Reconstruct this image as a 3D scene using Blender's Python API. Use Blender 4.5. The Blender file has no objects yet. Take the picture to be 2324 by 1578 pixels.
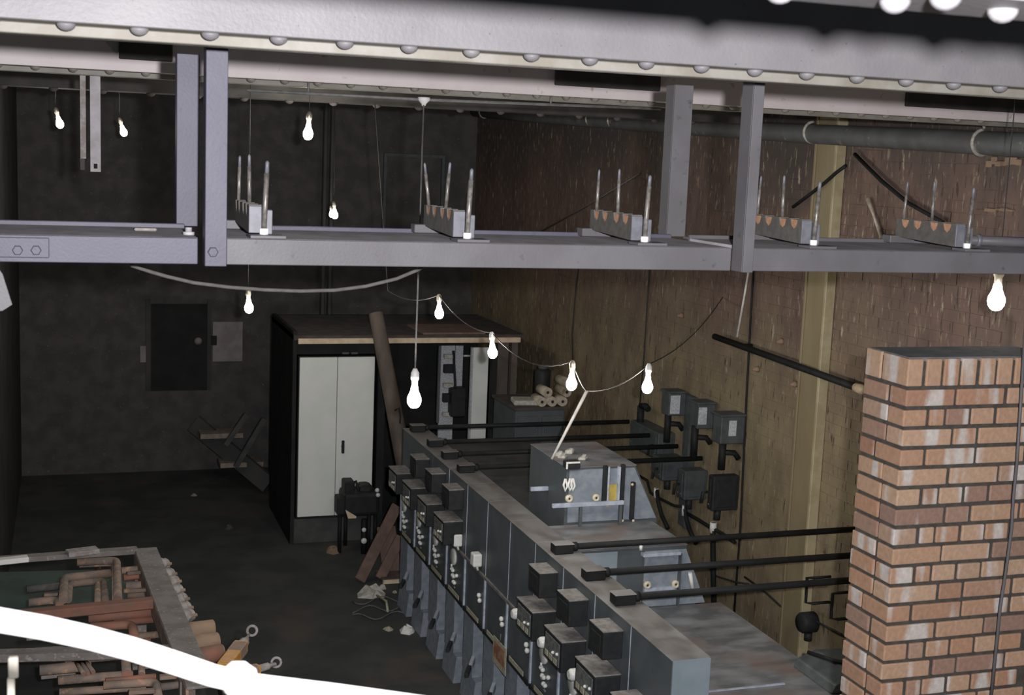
import bpy, math, random
from mathutils import Vector, Matrix
random.seed(7)
PI = math.pi
SC = bpy.context.scene
COL = SC.collection

# ------------------------------------------------------------------ camera
W_PX, H_PX, F_PX = 2324, 1578, 2955.85
YAW, TILT, ROLL = 0.3298324, 0.1442745, 0.0406947
EYE = Vector((0, 0, 4.19))                 # the floor of the room is z = 0
fw = Vector((math.sin(YAW) * math.cos(TILT), math.cos(YAW) * math.cos(TILT), -math.sin(TILT)))
rt0 = Vector((math.cos(YAW), -math.sin(YAW), 0))
up0 = rt0.cross(fw)
cr, sr = math.cos(ROLL), math.sin(ROLL)
RT = cr * rt0 + sr * up0
UP = -sr * rt0 + cr * up0
cam_d = bpy.data.cameras.new('camera')
cam = bpy.data.objects.new('camera', cam_d)
COL.objects.link(cam)
cam.matrix_world = Matrix(((RT.x, UP.x, -fw.x, EYE.x), (RT.y, UP.y, -fw.y, EYE.y), (RT.z, UP.z, -fw.z, EYE.z), (0, 0, 0, 1)))
cam_d.sensor_fit = 'HORIZONTAL'
cam_d.sensor_width = 36.0
cam_d.lens = F_PX / W_PX * 36.0
cam_d.clip_start = 0.05
cam_d.clip_end = 100
cam_d.dof.use_dof = True
cam_d.dof.focus_distance = 6.0
cam_d.dof.aperture_fstop = 9.0
SC.camera = cam

# ------------------------------------------------------------------ world, flash, exposure
world = bpy.data.worlds.new('dim_hall')
SC.world = world
world.use_nodes = True
world.node_tree.nodes['Background'].inputs[0].default_value = (0.86, 0.95, 1.0, 1)
world.node_tree.nodes['Background'].inputs[1].default_value = 0.08
BULB_STRENGTH = 320.0
FLASH_POWER = 330.0
fl_d = bpy.data.lights.new('flash_gun', 'AREA')
fl_d.shape = 'DISK'
fl_d.size = 0.06
fl_d.energy = FLASH_POWER
fl_d.color = (0.98, 0.97, 1.0)
flash = bpy.data.objects.new('flash_gun', fl_d)
COL.objects.link(flash)
flash.matrix_world = Matrix.Translation(RT * 0.15 + UP * 0.07) @ cam.matrix_world
vs = SC.view_settings
vs.view_transform = 'Standard'
vs.look = 'None'
vs.gamma = 1.0
vs.exposure = 0.0
vs.use_curve_mapping = False
SC.cycles.adaptive_threshold = 0.025
SC.cycles.max_bounces = 5
SC.cycles.diffuse_bounces = 3
SC.cycles.glossy_bounces = 2


def at(px, py, X=None, Y=None, Z=None):
    """world point on the sight line of a photo pixel, at a known plane X, Y or height Z of the room"""
    d = ((px - W_PX / 2) / F_PX) * RT - ((py - H_PX / 2) / F_PX) * UP + fw
    if X is not None:
        t = X / d.x
    elif Y is not None:
        t = Y / d.y
    else:
        t = (Z - EYE.z) / d.z
    return EYE + d * t


def pix(p):
    v = Vector(p) - EYE
    c = v.dot(fw)
    return W_PX / 2 + F_PX * v.dot(RT) / c, H_PX / 2 - F_PX * v.dot(UP) / c


# ------------------------------------------------------------------ materials
MATS = {}


def mat(name, c1, c2=None, rough=0.6, metal=0.0, scale=8.0, stretch=(1, 1, 1), lo=0.4, hi=0.6, bump=0.0, bscale=60.0,
        c3=None, s3=20.0, st3=(1, 1, 1), lo3=0.62, hi3=0.7, rnd=0.0, spec=0.5):
    m = bpy.data.materials.new(name)
    m.use_nodes = True
    nt = m.node_tree
    N, L = nt.nodes, nt.links
    b = N['Principled BSDF']
    b.inputs['Roughness'].default_value = rough
    b.inputs['Metallic'].default_value = metal
    b.inputs['Specular IOR Level'].default_value = spec
    tc = N.new('ShaderNodeNewGeometry')

    def noise(sc, st, a, z, detail=4.0):
        mp = N.new('ShaderNodeMapping')
        mp.inputs['Scale'].default_value = st
        L.new(tc.outputs['Position'], mp.inputs['Vector'])
        n = N.new('ShaderNodeTexNoise')
        n.inputs['Scale'].default_value = sc
        n.inputs['Detail'].default_value = detail
        L.new(mp.outputs[0], n.inputs['Vector'])
        r = N.new('ShaderNodeMapRange')
        r.inputs['From Min'].default_value = a
        r.inputs['From Max'].default_value = z
        L.new(n.outputs['Fac'], r.inputs['Value'])
        return r.outputs[0]
    out = None
    if c2 is not None:
        mx = N.new('ShaderNodeMix')
        mx.data_type = 'RGBA'
        mx.inputs['A'].default_value = (*c1, 1)
        mx.inputs['B'].default_value = (*c2, 1)
        L.new(noise(scale, stretch, lo, hi), mx.inputs['Factor'])
        out = mx.outputs['Result']
    if c3 is not None:
        mx = N.new('ShaderNodeMix')
        mx.data_type = 'RGBA'
        if out:
            L.new(out, mx.inputs['A'])
        else:
            mx.inputs['A'].default_value = (*c1, 1)
        mx.inputs['B'].default_value = (*c3, 1)
        L.new(noise(s3, st3, lo3, hi3, 3.0), mx.inputs['Factor'])
        out = mx.outputs['Result']
    if rnd > 0:
        oi = N.new('ShaderNodeObjectInfo')
        r = N.new('ShaderNodeMapRange')
        r.inputs['To Min'].default_value = 1 - rnd
        r.inputs['To Max'].default_value = 1 + rnd
        L.new(oi.outputs['Random'], r.inputs['Value'])
        hs = N.new('ShaderNodeHueSaturation')
        L.new(r.outputs[0], hs.inputs['Value'])
        if out:
            L.new(out, hs.inputs['Color'])
        else:
            hs.inputs['Color'].default_value = (*c1, 1)
        out = hs.outputs['Color']
    if out:
        L.new(out, b.inputs['Base Color'])
    else:
        b.inputs['Base Color'].default_value = (*c1, 1)
    if bump > 0:
        n = N.new('ShaderNodeTexNoise')
        n.inputs['Scale'].default_value = bscale
        n.inputs['Detail'].default_value = 5
        L.new(tc.outputs['Position'], n.inputs['Vector'])
        bp = N.new('ShaderNodeBump')
        bp.inputs['Strength'].default_value = bump
        bp.inputs['Distance'].default_value = 0.004
        L.new(n.outputs['Fac'], bp.inputs['Height'])
        L.new(bp.outputs[0], b.inputs['Normal'])
    MATS[name] = m
    return m


def emit(name, col, strength):
    m = bpy.data.materials.new(name)
    m.use_nodes = True
    b = m.node_tree.nodes['Principled BSDF']
    b.inputs['Base Color'].default_value = (*col, 1)
    b.inputs['Emission Color'].default_value = (*col, 1)
    b.inputs['Emission Strength'].default_value = strength
    MATS[name] = m
    return m


mat('girder_paint', (0.139, 0.131, 0.139), (0.165, 0.158, 0.161), 0.5, 0, 5, (1, 1, 1), .35, .65, .25, 90, c3=(0.101, 0.087, 0.086), s3=70, lo3=.68, hi3=.73, spec=.3)
mat('girder_pink', (0.542, 0.468, 0.468), (0.582, 0.521, 0.508), 0.55, 0, 4, bump=.2, c3=(0.352, 0.292, 0.251), s3=16, lo3=.64, hi3=.72)
mat('girder_cream', (0.200, 0.188, 0.164), (0.160, 0.144, 0.116), 0.6, 0, 9, bump=.2)
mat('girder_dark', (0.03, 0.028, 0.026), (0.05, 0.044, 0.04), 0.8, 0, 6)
mat('steel_lavender', (0.066, 0.062, 0.086), (0.075, 0.071, 0.095), 0.5, 0, 6, bump=.12, bscale=120, c3=(0.046, 0.042, 0.053), s3=28, lo3=.66, hi3=.78, spec=.25)
mat('steel_grey', (0.090, 0.085, 0.090), (0.104, 0.099, 0.106), 0.5, 0, 6, bump=.12, bscale=120, c3=(0.056, 0.051, 0.053), s3=26, lo3=.66, hi3=.78, spec=.25)
mat('steel_lightened', (0.400, 0.378, 0.400), (0.302, 0.286, 0.286), 0.8, 0, 14, (1, .5, 1), .4, .62, .2)  # beam-top steel, colour lightened to stand in for overhead light
mat('cleat_block', (0.081, 0.075, 0.068), (0.099, 0.094, 0.086), 0.75, 0, 40, bump=.2, spec=.2)
mat('cleat_orange', (0.409, 0.221, 0.130), (0.337, 0.174, 0.097), 0.7, 0, 60)
mat('stud_metal', (0.189, 0.175, 0.162), (0.117, 0.104, 0.090), 0.4, 0.3, 70, rnd=.15)
mat('zinc', (0.124, 0.124, 0.144), (0.096, 0.096, 0.110), 0.5, 0.0, 40)
mat('slate', (0.081, 0.095, 0.103), (0.100, 0.114, 0.122), 0.5, 0, 6, bump=.05)
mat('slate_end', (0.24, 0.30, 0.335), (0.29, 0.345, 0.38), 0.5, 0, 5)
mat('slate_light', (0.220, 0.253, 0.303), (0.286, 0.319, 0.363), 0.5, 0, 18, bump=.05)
mat('deck_stain', (0.270, 0.276, 0.292), (0.130, 0.138, 0.146), 0.5, 0, 4.5, (1, 1.7, 1), .36, .62, .1, c3=(0.227, 0.179, 0.162), s3=3.5, lo3=.5, hi3=.7)
mat('strip_top', (0.249, 0.234, 0.229), (0.170, 0.154, 0.149), 0.36, 0, 9, (1, .4, 1), .4, .64, .1, c3=(0.309, 0.309, 0.309), s3=3, lo3=.52, hi3=.68)
mat('edge_strip', (0.504, 0.560, 0.658), (0.378, 0.420, 0.504), 0.45, 0, 20)
mat('ledge_trim', (0.24, 0.21, 0.20), (0.15, 0.14, 0.14), 0.5, 0, 12)
mat('black_case', (0.022, 0.024, 0.025), (0.030, 0.031, 0.032), 0.6, 0, 20, spec=.25)
mat('case_top', (0.28, 0.26, 0.25), (0.18, 0.17, 0.165), 0.6, 0, 25)
mat('black_pipe', (0.014, 0.015, 0.016), (0.020, 0.020, 0.020), 0.6, 0, 10, spec=.2)
mat('dial_glass', (0.12, 0.13, 0.13), (0.2, 0.21, 0.2), 0.15, 0, 30)
mat('white_enamel', (0.82, 0.83, 0.80), (0.74, 0.74, 0.70), 0.35, 0, 30)
mat('cream_label', (0.50, 0.47, 0.36), (0.38, 0.35, 0.26), 0.6, 0, 50)
mat('card_red', (0.30, 0.12, 0.08), (0.42, 0.26, 0.16), 0.6, 0, 20)
mat('porcelain', (0.66, 0.58, 0.42), (0.72, 0.66, 0.52), 0.4, 0, 30)
mat('yellow_label', (0.55, 0.42, 0.10), (0.46, 0.35, 0.09), 0.6, 0, 30)
mat('bulb_glow', (1, 1, 1))
emit('bulb_glow', (1.0, 0.95, 0.86), BULB_STRENGTH)
emit('bulb_dim', (1.0, 0.93, 0.80), BULB_STRENGTH * .2)
mat('bulb_cap', (0.55, 0.50, 0.42), None, 0.4, 0.6)
mat('cord', (0.028, 0.028, 0.028), None, 0.7)
mat('cord_light', (0.17, 0.165, 0.16), (0.12, 0.118, 0.115), 0.6, 0, 30)
mat('cap_white', (0.70, 0.68, 0.66), None, 0.5)
mat('floor_dirt', (0.060, 0.066, 0.065), (0.085, 0.088, 0.084), 0.9, 0, 2.0, bump=.25, bscale=14, c3=(0.130, 0.105, 0.092), s3=1.3, lo3=.55, hi3=.75, spec=.2)
mat('wall_dark', (0.060, 0.062, 0.061), (0.085, 0.082, 0.080), 0.9, 0, 2.2, bump=.3, bscale=20, spec=.2)
mat('ceiling_dark', (0.035, 0.034, 0.032), (0.06, 0.055, 0.05), 0.9, 0, 3)
mat('back_brick', (0.109, 0.101, 0.097), (0.078, 0.076, 0.075), 0.9, 0, 5, c3=(0.184, 0.172, 0.167), s3=30, lo3=.66, hi3=.72, spec=.2)
mat('pilaster_tan', (0.30, 0.245, 0.145), (0.22, 0.175, 0.10), 0.65, 0, 3.0, (1, 1, .35), .4, .65, .15, 30)
mat('pilaster_edge', (0.44, 0.38, 0.24), (0.36, 0.30, 0.18), 0.6, 0, 8)
mat('wall_pipe', (0.105, 0.11, 0.11), (0.085, 0.085, 0.085), 0.6, 0, 8, c3=(.2, .19, .17), s3=14, lo3=.66, hi3=.72)
mat('hook_iron', (0.46, 0.45, 0.40), (0.32, 0.3, 0.26), 0.5, 0.2, 40)
mat('meter_case', (0.062, 0.072, 0.075), (0.085, 0.095, 0.1), 0.5, 0, 12)
mat('meter_face', (0.60, 0.62, 0.66), (0.42, 0.44, 0.48), 0.4, 0, 60)
mat('cupboard_door', (0.842, 0.886, 0.821), (0.907, 0.920, 0.886), 0.5, 0, 3)
mat('kiosk_dark', (0.024, 0.026, 0.026), (0.034, 0.034, 0.034), 0.8, 0, 4, spec=.1)
mat('kiosk_plinth', (0.055, 0.058, 0.058), (0.085, 0.085, 0.082), 0.8, 0, 6)
mat('roof_batten', (0.80, 0.64, 0.46), (0.68, 0.52, 0.36), 0.6, 0, 14)
mat('roof_top', (0.055, 0.05, 0.048), (0.085, 0.07, 0.065), 0.9, 0, 7)
mat('timber_dark', (0.16, 0.125, 0.105), (0.10, 0.08, 0.07), 0.8, 0, 7, (1, 1, .2), bump=.3, bscale=50)
mat('timber_red', (0.21, 0.13, 0.105), (0.15, 0.10, 0.085), 0.8, 0, 9, rnd=.2)
mat('stick_pale', (0.72, 0.70, 0.68), (0.6, 0.57, 0.54), 0.6, 0, 20)
mat('paper', (0.56, 0.55, 0.50), (0.42, 0.40, 0.36), 0.8, 0, 30)
mat('plaster_pale', (0.30, 0.27, 0.265), (0.24, 0.21, 0.205), 0.85, 0, 8)
mat('step_tread', (0.30, 0.24, 0.20), (0.20, 0.165, 0.14), 0.8, 0, 12)
mat('rust', (0.248, 0.172, 0.128), (0.160, 0.128, 0.108), 0.85, 0, 12, bump=.3, c3=(0.416, 0.232, 0.144), s3=26, lo3=.58, hi3=.7, rnd=.25)
mat('rust_red', (0.255, 0.112, 0.075), (0.195, 0.105, 0.075), 0.8, 0, 12, bump=.2, rnd=.2)
mat('rack_steel', (0.195, 0.176, 0.165), (0.143, 0.124, 0.112), 0.8, 0, 10, bump=.25, c3=(0.270, 0.247, 0.232), s3=40, lo3=.58, hi3=.7)
mat('rubble_pale', (0.315, 0.292, 0.285), (0.225, 0.195, 0.180), 0.85, 0, 30, bump=.4)
mat('orange_paint', (0.490, 0.238, 0.042), (0.406, 0.189, 0.035), 0.5, 0, 20)
mat('brown_dull', (0.26, 0.17, 0.12), (0.2, 0.14, 0.11), 0.7, 0, 20)
mat('pallet_tan', (0.300, 0.203, 0.135), (0.240, 0.165, 0.112), 0.8, 0, 14)
mat('rail_white', (0.84, 0.84, 0.83), (0.80, 0.78, 0.75), 0.4, 0, 9, c3=(0.40, 0.31, 0.12), s3=11, lo3=.56, hi3=.66)
mat('cream_paint', (0.462, 0.434, 0.364), (0.385, 0.350, 0.294), 0.6, 0, 20)
mat('mortar', (0.059, 0.052, 0.045), (0.042, 0.037, 0.032), 0.95, 0, 30, bump=.6, bscale=80)
mat('mortar_top', (0.095, 0.099, 0.111), (0.143, 0.143, 0.153), 0.9, 0, 12, bump=.5, bscale=40)
mat('rolls', (0.56, 0.49, 0.38), (0.42, 0.36, 0.28), 0.8, 0, 30)


def brick_material(name, ramp, pale, pale_amt):
    """fired brick: each brick its own shade, some with pale kiss-mark bands across the face"""
    m = bpy.data.materials.new(name)
    m.use_nodes = True
    N, L = m.node_tree.nodes, m.node_tree.links
    b = N['Principled BSDF']
    b.inputs['Roughness'].default_value = 0.88
    oi = N.new('ShaderNodeObjectInfo')
    cr_ = N.new('ShaderNodeValToRGB')
    cr_.color_ramp.elements[0].position = 0
    for i, c in enumerate(ramp):
        e = cr_.color_ramp.elements[0] if i == 0 else (cr_.color_ramp.elements[1] if i == 1 else cr_.color_ramp.elements.new(0.5))
        e.position = i / (len(ramp) - 1) if i != 1 else 1 / (len(ramp) - 1)
        e.color = (*c, 1)
    L.new(oi.outputs['Random'], cr_.inputs['Fac'])
    tc = N.new('ShaderNodeTexCoord')
    mul = N.new('ShaderNodeMath')
    mul.operation = 'MULTIPLY'
    mul.inputs[1].default_value = 37.0
    L.new(oi.outputs['Random'], mul.inputs[0])
    mp = N.new('ShaderNodeMapping')
    mp.inputs['Scale'].default_value = (9, 9, 1.5)
    L.new(tc.outputs['Object'], mp.inputs['Vector'])
    add = N.new('ShaderNodeVectorMath')
    add.operation = 'ADD'
    cmb = N.new('ShaderNodeCombineXYZ')
    L.new(mul.outputs[0], cmb.inputs[0])
    L.new(mul.outputs[0], cmb.inputs[1])
    L.new(mp.outputs[0], add.inputs[0])
    L.new(cmb.outputs[0], add.inputs[1])
    n = N.new('ShaderNodeTexNoise')
    n.inputs['Scale'].default_value = 1.0
    n.inputs['Detail'].default_value = 2.0
    L.new(add.outputs[0], n.inputs['Vector'])
    mr = N.new('ShaderNodeMapRange')
    mr.inputs['From Min'].default_value = 0.60 - pale_amt
    mr.inputs['From Max'].default_value = 0.68 - pale_amt
    L.new(n.outputs['Fac'], mr.inputs['Value'])
    mx = N.new('ShaderNodeMix')
    mx.data_type = 'RGBA'
    L.new(mr.outputs[0], mx.inputs['Factor'])
    L.new(cr_.outputs['Color'], mx.inputs['A'])
    mx.inputs['B'].default_value = (*pale, 1)
    n2 = N.new('ShaderNodeTexNoise')
    n2.inputs['Scale'].default_value = 55
    n2.inputs['Detail'].default_value = 4
    L.new(tc.outputs['Object'], n2.inputs['Vector'])
    mr2 = N.new('ShaderNodeMapRange')
    mr2.inputs['To Min'].default_value = 0.72
    mr2.inputs['To Max'].default_value = 1.25
    L.new(n2.outputs['Fac'], mr2.inputs['Value'])
    hs = N.new('ShaderNodeHueSaturation')
    L.new(mr2.outputs[0], hs.inputs['Value'])
    L.new(mx.outputs['Result'], hs.inputs['Color'])
    L.new(hs.outputs['Color'], b.inputs['Base Color'])
    bp = N.new('ShaderNodeBump')
    bp.inputs['Strength'].default_value = 0.5
    bp.inputs['Distance'].default_value = 0.004
    L.new(n2.outputs['Fac'], bp.inputs['Height'])
    L.new(bp.outputs[0], b.inputs['Normal'])
    MATS[name] = m


brick_material('brick_red', [(0.267, 0.141, 0.093), (0.363, 0.218, 0.136), (0.224, 0.136, 0.104), (0.384, 0.256, 0.170), (0.293, 0.176, 0.131), (0.395, 0.288, 0.213), (0.320, 0.176, 0.107)], (0.448, 0.400, 0.368), 0.045)


def wall_material(name):
    """old painted brick: brown above, ochre below, with pale vertical scars where the paint has run and flaked"""
    m = bpy.data.materials.new(name)
    m.use_nodes = True
    N, L = m.node_tree.nodes, m.node_tree.links
    b = N['Principled BSDF']
    b.inputs['Roughness'].default_value = 0.7
    g = N.new('ShaderNodeNewGeometry')

    def nz(scale, st, a, z, det=4):
        mp = N.new('ShaderNodeMapping')
        mp.inputs['Scale'].default_value = st
        L.new(g.outputs['Position'], mp.inputs['Vector'])
        n = N.new('ShaderNodeTexNoise')
        n.inputs['Scale'].default_value = scale
        n.inputs['Detail'].default_value = det
        L.new(mp.outputs[0], n.inputs['Vector'])
        r = N.new('ShaderNodeMapRange')
        r.inputs['From Min'].default_value = a
        r.inputs['From Max'].default_value = z
        L.new(n.outputs['Fac'], r.inputs['Value'])
        return r.outputs[0], n.outputs['Fac']

    def mix(fac, a, bb):
        mx = N.new('ShaderNodeMix')
        mx.data_type = 'RGBA'
        L.new(fac, mx.inputs['Factor'])
        for k, v in (('A', a), ('B', bb)):
            if isinstance(v, tuple):
                mx.inputs[k].default_value = (*v, 1)
            else:
                L.new(v, mx.inputs[k])
        return mx.outputs['Result']
    sep = N.new('ShaderNodeSeparateXYZ')
    L.new(g.outputs['Position'], sep.inputs[0])
    blotch, raw = nz(1.1, (1, 1, .6), 0, 1)
    # two coats: ochre dado painted below about 2.6 m, ragged upper limit
    ad = N.new('ShaderNodeMath')
    ad.operation = 'MULTIPLY_ADD'
    ad.inputs[1].default_value = 2.2
    L.new(raw, ad.inputs[0])
    L.new(sep.outputs['Z'], ad.inputs[2])
    r = N.new('ShaderNodeMapRange')
    r.inputs['From Min'].default_value = 4.4
    r.inputs['From Max'].default_value = 3.2
    L.new(ad.outputs[0], r.inputs['Value'])
    base_up, _ = nz(7, (1, 1, .4), .35, .65)
    c_up = mix(base_up, (0.185, 0.118, 0.094), (0.125, 0.084, 0.070))
    base_lo, _ = nz(5, (1, 1, .5), .35, .65)
    c_lo = mix(base_lo, (0.29, 0.232, 0.14), (0.20, 0.155, 0.10))
    c = mix(r.outputs[0], c_up, c_lo)
    r2 = N.new('ShaderNodeMapRange')            # darker head of the wall, ragged lower limit
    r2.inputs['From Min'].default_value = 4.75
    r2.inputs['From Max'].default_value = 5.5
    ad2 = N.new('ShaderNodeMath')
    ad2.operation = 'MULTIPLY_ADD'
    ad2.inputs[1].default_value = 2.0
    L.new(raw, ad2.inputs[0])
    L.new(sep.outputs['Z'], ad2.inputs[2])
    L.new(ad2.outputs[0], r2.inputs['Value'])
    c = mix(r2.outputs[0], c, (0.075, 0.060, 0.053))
    fl, _ = nz(40, (1, 1, .2), .60, .72, 3)
    c = mix(fl, c, (0.33, 0.27, 0.19))
    fl2, _ = nz(17, (1, 1, .3), .67, .73, 4)
    c = mix(fl2, c, (0.42, 0.36, 0.27))
    dk, _ = nz(30, (1, 1, .2), .62, .70, 3)
    c = mix(dk, c, (0.07, 0.05, 0.04))
    L.new(c, b.inputs['Base Color'])
    _, rb = nz(35, (1, 1, .6), 0, 1, 5)
    bp = N.new('ShaderNodeBump')
    bp.inputs['Strength'].default_value = 0.35
    bp.inputs['Distance'].default_value = 0.006
    L.new(rb, bp.inputs['Height'])
    L.new(bp.outputs[0], b.inputs['Normal'])
    MATS[name] = m


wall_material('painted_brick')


# ------------------------------------------------------------------ mesh building
class MB:
    def __init__(self):
        self.v, self.f, self.s = [], [], []

    def add(self, vs_, fs, smooth=False):
        o = len(self.v)
        self.v += [Vector(p) for p in vs_]
        for f in fs:
            self.f.append([i + o for i in f])
            self.s.append(smooth)
        return self

    def box(self, x0, x1, y0, y1, z0, z1):
        vs_ = [(x, y, z) for x in (x0, x1) for y in (y0, y1) for z in (z0, z1)]
        return self.add(vs_, [(0, 1, 3, 2), (4, 6, 7, 5), (0, 4, 5, 1), (2, 3, 7, 6), (0, 2, 6, 4), (1, 5, 7, 3)])

    def bar(self, p, q, w, h, side=Vector((0, 0, 1))):
        """rectangular bar from p to q; h along 'side', w across"""
        p, q = Vector(p), Vector(q)
        d = (q - p).normalized()
        a = d.cross(Vector(side)).normalized()
        b = a.cross(d).normalized()
        vs_ = [e + sx * a * w / 2 + sy * b * h / 2 for e in (p, q) for sx in (-1, 1) for sy in (-1, 1)]
        return self.add(vs_, [(0, 1, 3, 2), (4, 6, 7, 5), (0, 4, 5, 1), (2, 3, 7, 6), (0, 2, 6, 4), (1, 5, 7, 3)])

    def prism(self, poly, vec):
        n = len(poly)
        vec = Vector(vec)
        vs_ = [Vector(p) for p in poly] + [Vector(p) + vec for p in poly]
        fs = [tuple(range(n - 1, -1, -1)), tuple(range(n, 2 * n))]
        fs += [(i, (i + 1) % n, n + (i + 1) % n, n + i) for i in range(n)]
        return self.add(vs_, fs)

    def tube(self, pts, r, n=10):
        pts = [Vector(p) for p in pts]
        rs = r if isinstance(r, (list, tuple)) else [r] * len(pts)
        vs_, prev = [], None
        for i, p in enumerate(pts):
            t = (pts[min(i + 1, len(pts) - 1)] - pts[max(i - 1, 0)]).normalized()
            if prev is None:
                ref = Vector((0, 0, 1)) if abs(t.z) < .9 else Vector((1, 0, 0))
                a = t.cross(ref).normalized()
            else:
                a = (prev - t * prev.dot(t)).normalized()
            prev = a
            b = t.cross(a)
            vs_ += [p + rs[i] * (math.cos(2 * PI * k / n) * a + math.sin(2 * PI * k / n) * b) for k in range(n)]
        fs = [(i * n + k, i * n + (k + 1) % n, (i + 1) * n + (k + 1) % n, (i + 1) * n + k) for i in range(len(pts) - 1) for k in range(n)]
        self.add(vs_, fs, True)
        o = len(self.v) - len(vs_)
        self.f += [[o + k for k in range(n - 1, -1, -1)], [o + len(vs_) - n + k for k in range(n)]]
        self.s += [False, False]
        return self

    def lathe(self, c, axis, prof, n=12):
        """prof: (distance along axis, radius) pairs"""
        c, ax = Vector(c), Vector(axis).normalized()
        ref = Vector((0, 0, 1)) if abs(ax.z) < .9 else Vector((1, 0, 0))
        a = ax.cross(ref).normalized()
        b = ax.cross(a)
        vs_ = [c + ax * t + max(r, 1e-4) * (math.cos(2 * PI * k / n) * a + math.sin(2 * PI * k / n) * b) for t, r in prof for k in range(n)]
        m = len(prof)
        fs = [(i * n + k, (i + 1) * n + k, (i + 1) * n + (k + 1) % n, i * n + (k + 1) % n) for i in range(m - 1) for k in range(n)]
        self.add(vs_, fs, True)
        o = len(self.v) - len(vs_)
        self.f += [[o + k for k in range(n)], [o + (m - 1) * n + k for k in range(n - 1, -1, -1)]]
        self.s += [False, False]
        return self

    def dome(self, c, axis, r, h, n=12):
        return self.lathe(c, axis, [(h * math.sin(a), r * math.cos(a)) for a in (0, .35, .7, 1.05, 1.35, 1.56)], n)

    def build(self, name, m, parent=None, bev=0.0, seg=1):
        me = bpy.data.meshes.new(name)
        org = root_loc(parent)
        me.from_pydata([tuple(p - org) for p in self.v], [], self.f)
        me.polygons.foreach_set('use_smooth', self.s)
        me.materials.append(MATS[m])
        me.update()
        o = bpy.data.objects.new(name, me)
        COL.objects.link(o)
        if parent is not None:
            o.parent = parent
        if bev > 0:
            md = o.modifiers.new('bevel', 'BEVEL')
            md.width = bev
            md.segments = seg
            md.limit_method = 'ANGLE'
        import bmesh
        bm = bmesh.new()
        bm.from_mesh(me)
        bmesh.ops.recalc_face_normals(bm, faces=bm.faces)
        bm.to_mesh(me)
        bm.free()
        return o


def root_loc(o):
    while o is not None and o.parent is not None:
        o = o.parent
    return Vector(o.location) if o is not None else Vector((0, 0, 0))


def tag(o, label=None, cat=None, group=None, kind=None):
    if label:
        o['label'] = label
    if cat:
        o['category'] = cat
    if group:
        o['group'] = group
    if kind:
        o['kind'] = kind
    return o


def thing(name, label, cat, loc, group=None):
    o = bpy.data.objects.new(name, None)
    o.empty_display_size = 0.1
    COL.objects.link(o)
    o.location = loc
    return tag(o, label, cat, group)


def copy_part(src, parent, loc, rot=None):
    c = src.copy()
    COL.objects.link(c)
    c.parent = parent
    c.location = loc
    if rot:
        c.rotation_euler = rot
    return c


def B(*a):
    return MB().box(*a)


EZ = EYE.z
# ================================================================== SETTING
XW = 5.2          # right-hand wall
YB = 17.0         # far wall
fl = B(-9, XW + .3, -1.0, YB + .3, -.2, 0).build('floor', 'floor_dirt')
tag(fl, 'dark dirty concrete floor of the switch room', kind='structure')
wb = B(-9, XW + .3, YB, YB + .3, 0, EZ + 1.5).build('wall_back', 'back_brick')
tag(wb, 'dark far brick wall of the switch room', kind='structure')
ce = B(-9, XW + .3, 3.3, YB + .3, EZ + 1.5, EZ + 1.7).build('ceiling', 'ceiling_dark')
tag(ce, 'dark ceiling above the girders', kind='structure')
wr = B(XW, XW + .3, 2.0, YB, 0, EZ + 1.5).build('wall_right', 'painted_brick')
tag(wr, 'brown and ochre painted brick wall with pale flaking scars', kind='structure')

# wall bricks: a running bond standing a few millimetres proud of the joints
BL, BH, BJ = 0.225, 0.075, 0.008
cells = []
for r in range(0, int((EZ + .75) / BH)):
    z0 = r * BH
    for k in range(-1, int((YB - 4.6) / BL)):
        y0 = 4.6 + k * BL + (BL / 2 if r % 2 else 0)
        if y0 + BL > YB:
            continue
        px, py = pix((XW, y0 + BL / 2, z0 + BH / 2))
        seen = -30 < px < W_PX + 20 and -20 < py < H_PX + 30
        hid = (px > 1955 and py > 785) or (515 < py < 615)
        cells.append((y0, z0, seen and not hid))
cells.sort(key=lambda c: (not c[2], c[0]))
near_cells, far_cells = cells[:300], cells[300:]
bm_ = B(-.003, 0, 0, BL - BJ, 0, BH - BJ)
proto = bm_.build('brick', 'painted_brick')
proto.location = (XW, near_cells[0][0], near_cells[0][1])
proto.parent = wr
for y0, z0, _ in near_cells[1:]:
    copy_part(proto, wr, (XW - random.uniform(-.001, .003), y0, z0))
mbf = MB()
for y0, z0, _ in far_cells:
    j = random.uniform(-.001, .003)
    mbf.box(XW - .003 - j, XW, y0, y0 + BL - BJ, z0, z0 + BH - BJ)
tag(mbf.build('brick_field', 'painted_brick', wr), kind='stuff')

# ------------------------------------------------------------------ riveted girders
def girder(name, label, Yf, zb, x0, x1, depth, height, mweb, mfl, riv_x, riv_y, rr, mriv, lip=False):
    g = thing(name, label, 'girder', ((x0 + x1) / 2, Yf, zb))
    B(x0, x1, Yf, Yf + .014, zb, zb + height).build('web', mweb, g, .002)
    B(x0, x1, Yf + .014, Yf + depth, zb, zb + .014).build('bottom_flange', mfl, g, .002)
    m0 = MB().dome((0, 0, 0), (0, 0, -1), rr, rr * .8, 14)
    p = None
    for x in riv_x:
        loc = Vector((x, riv_y, zb)) - Vector(g.location)
        if p is None:
            p = m0.build('rivet', mriv)
            p.parent = g
            p.location = loc
        else:
            copy_part(p, g, loc)
    return g


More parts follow.
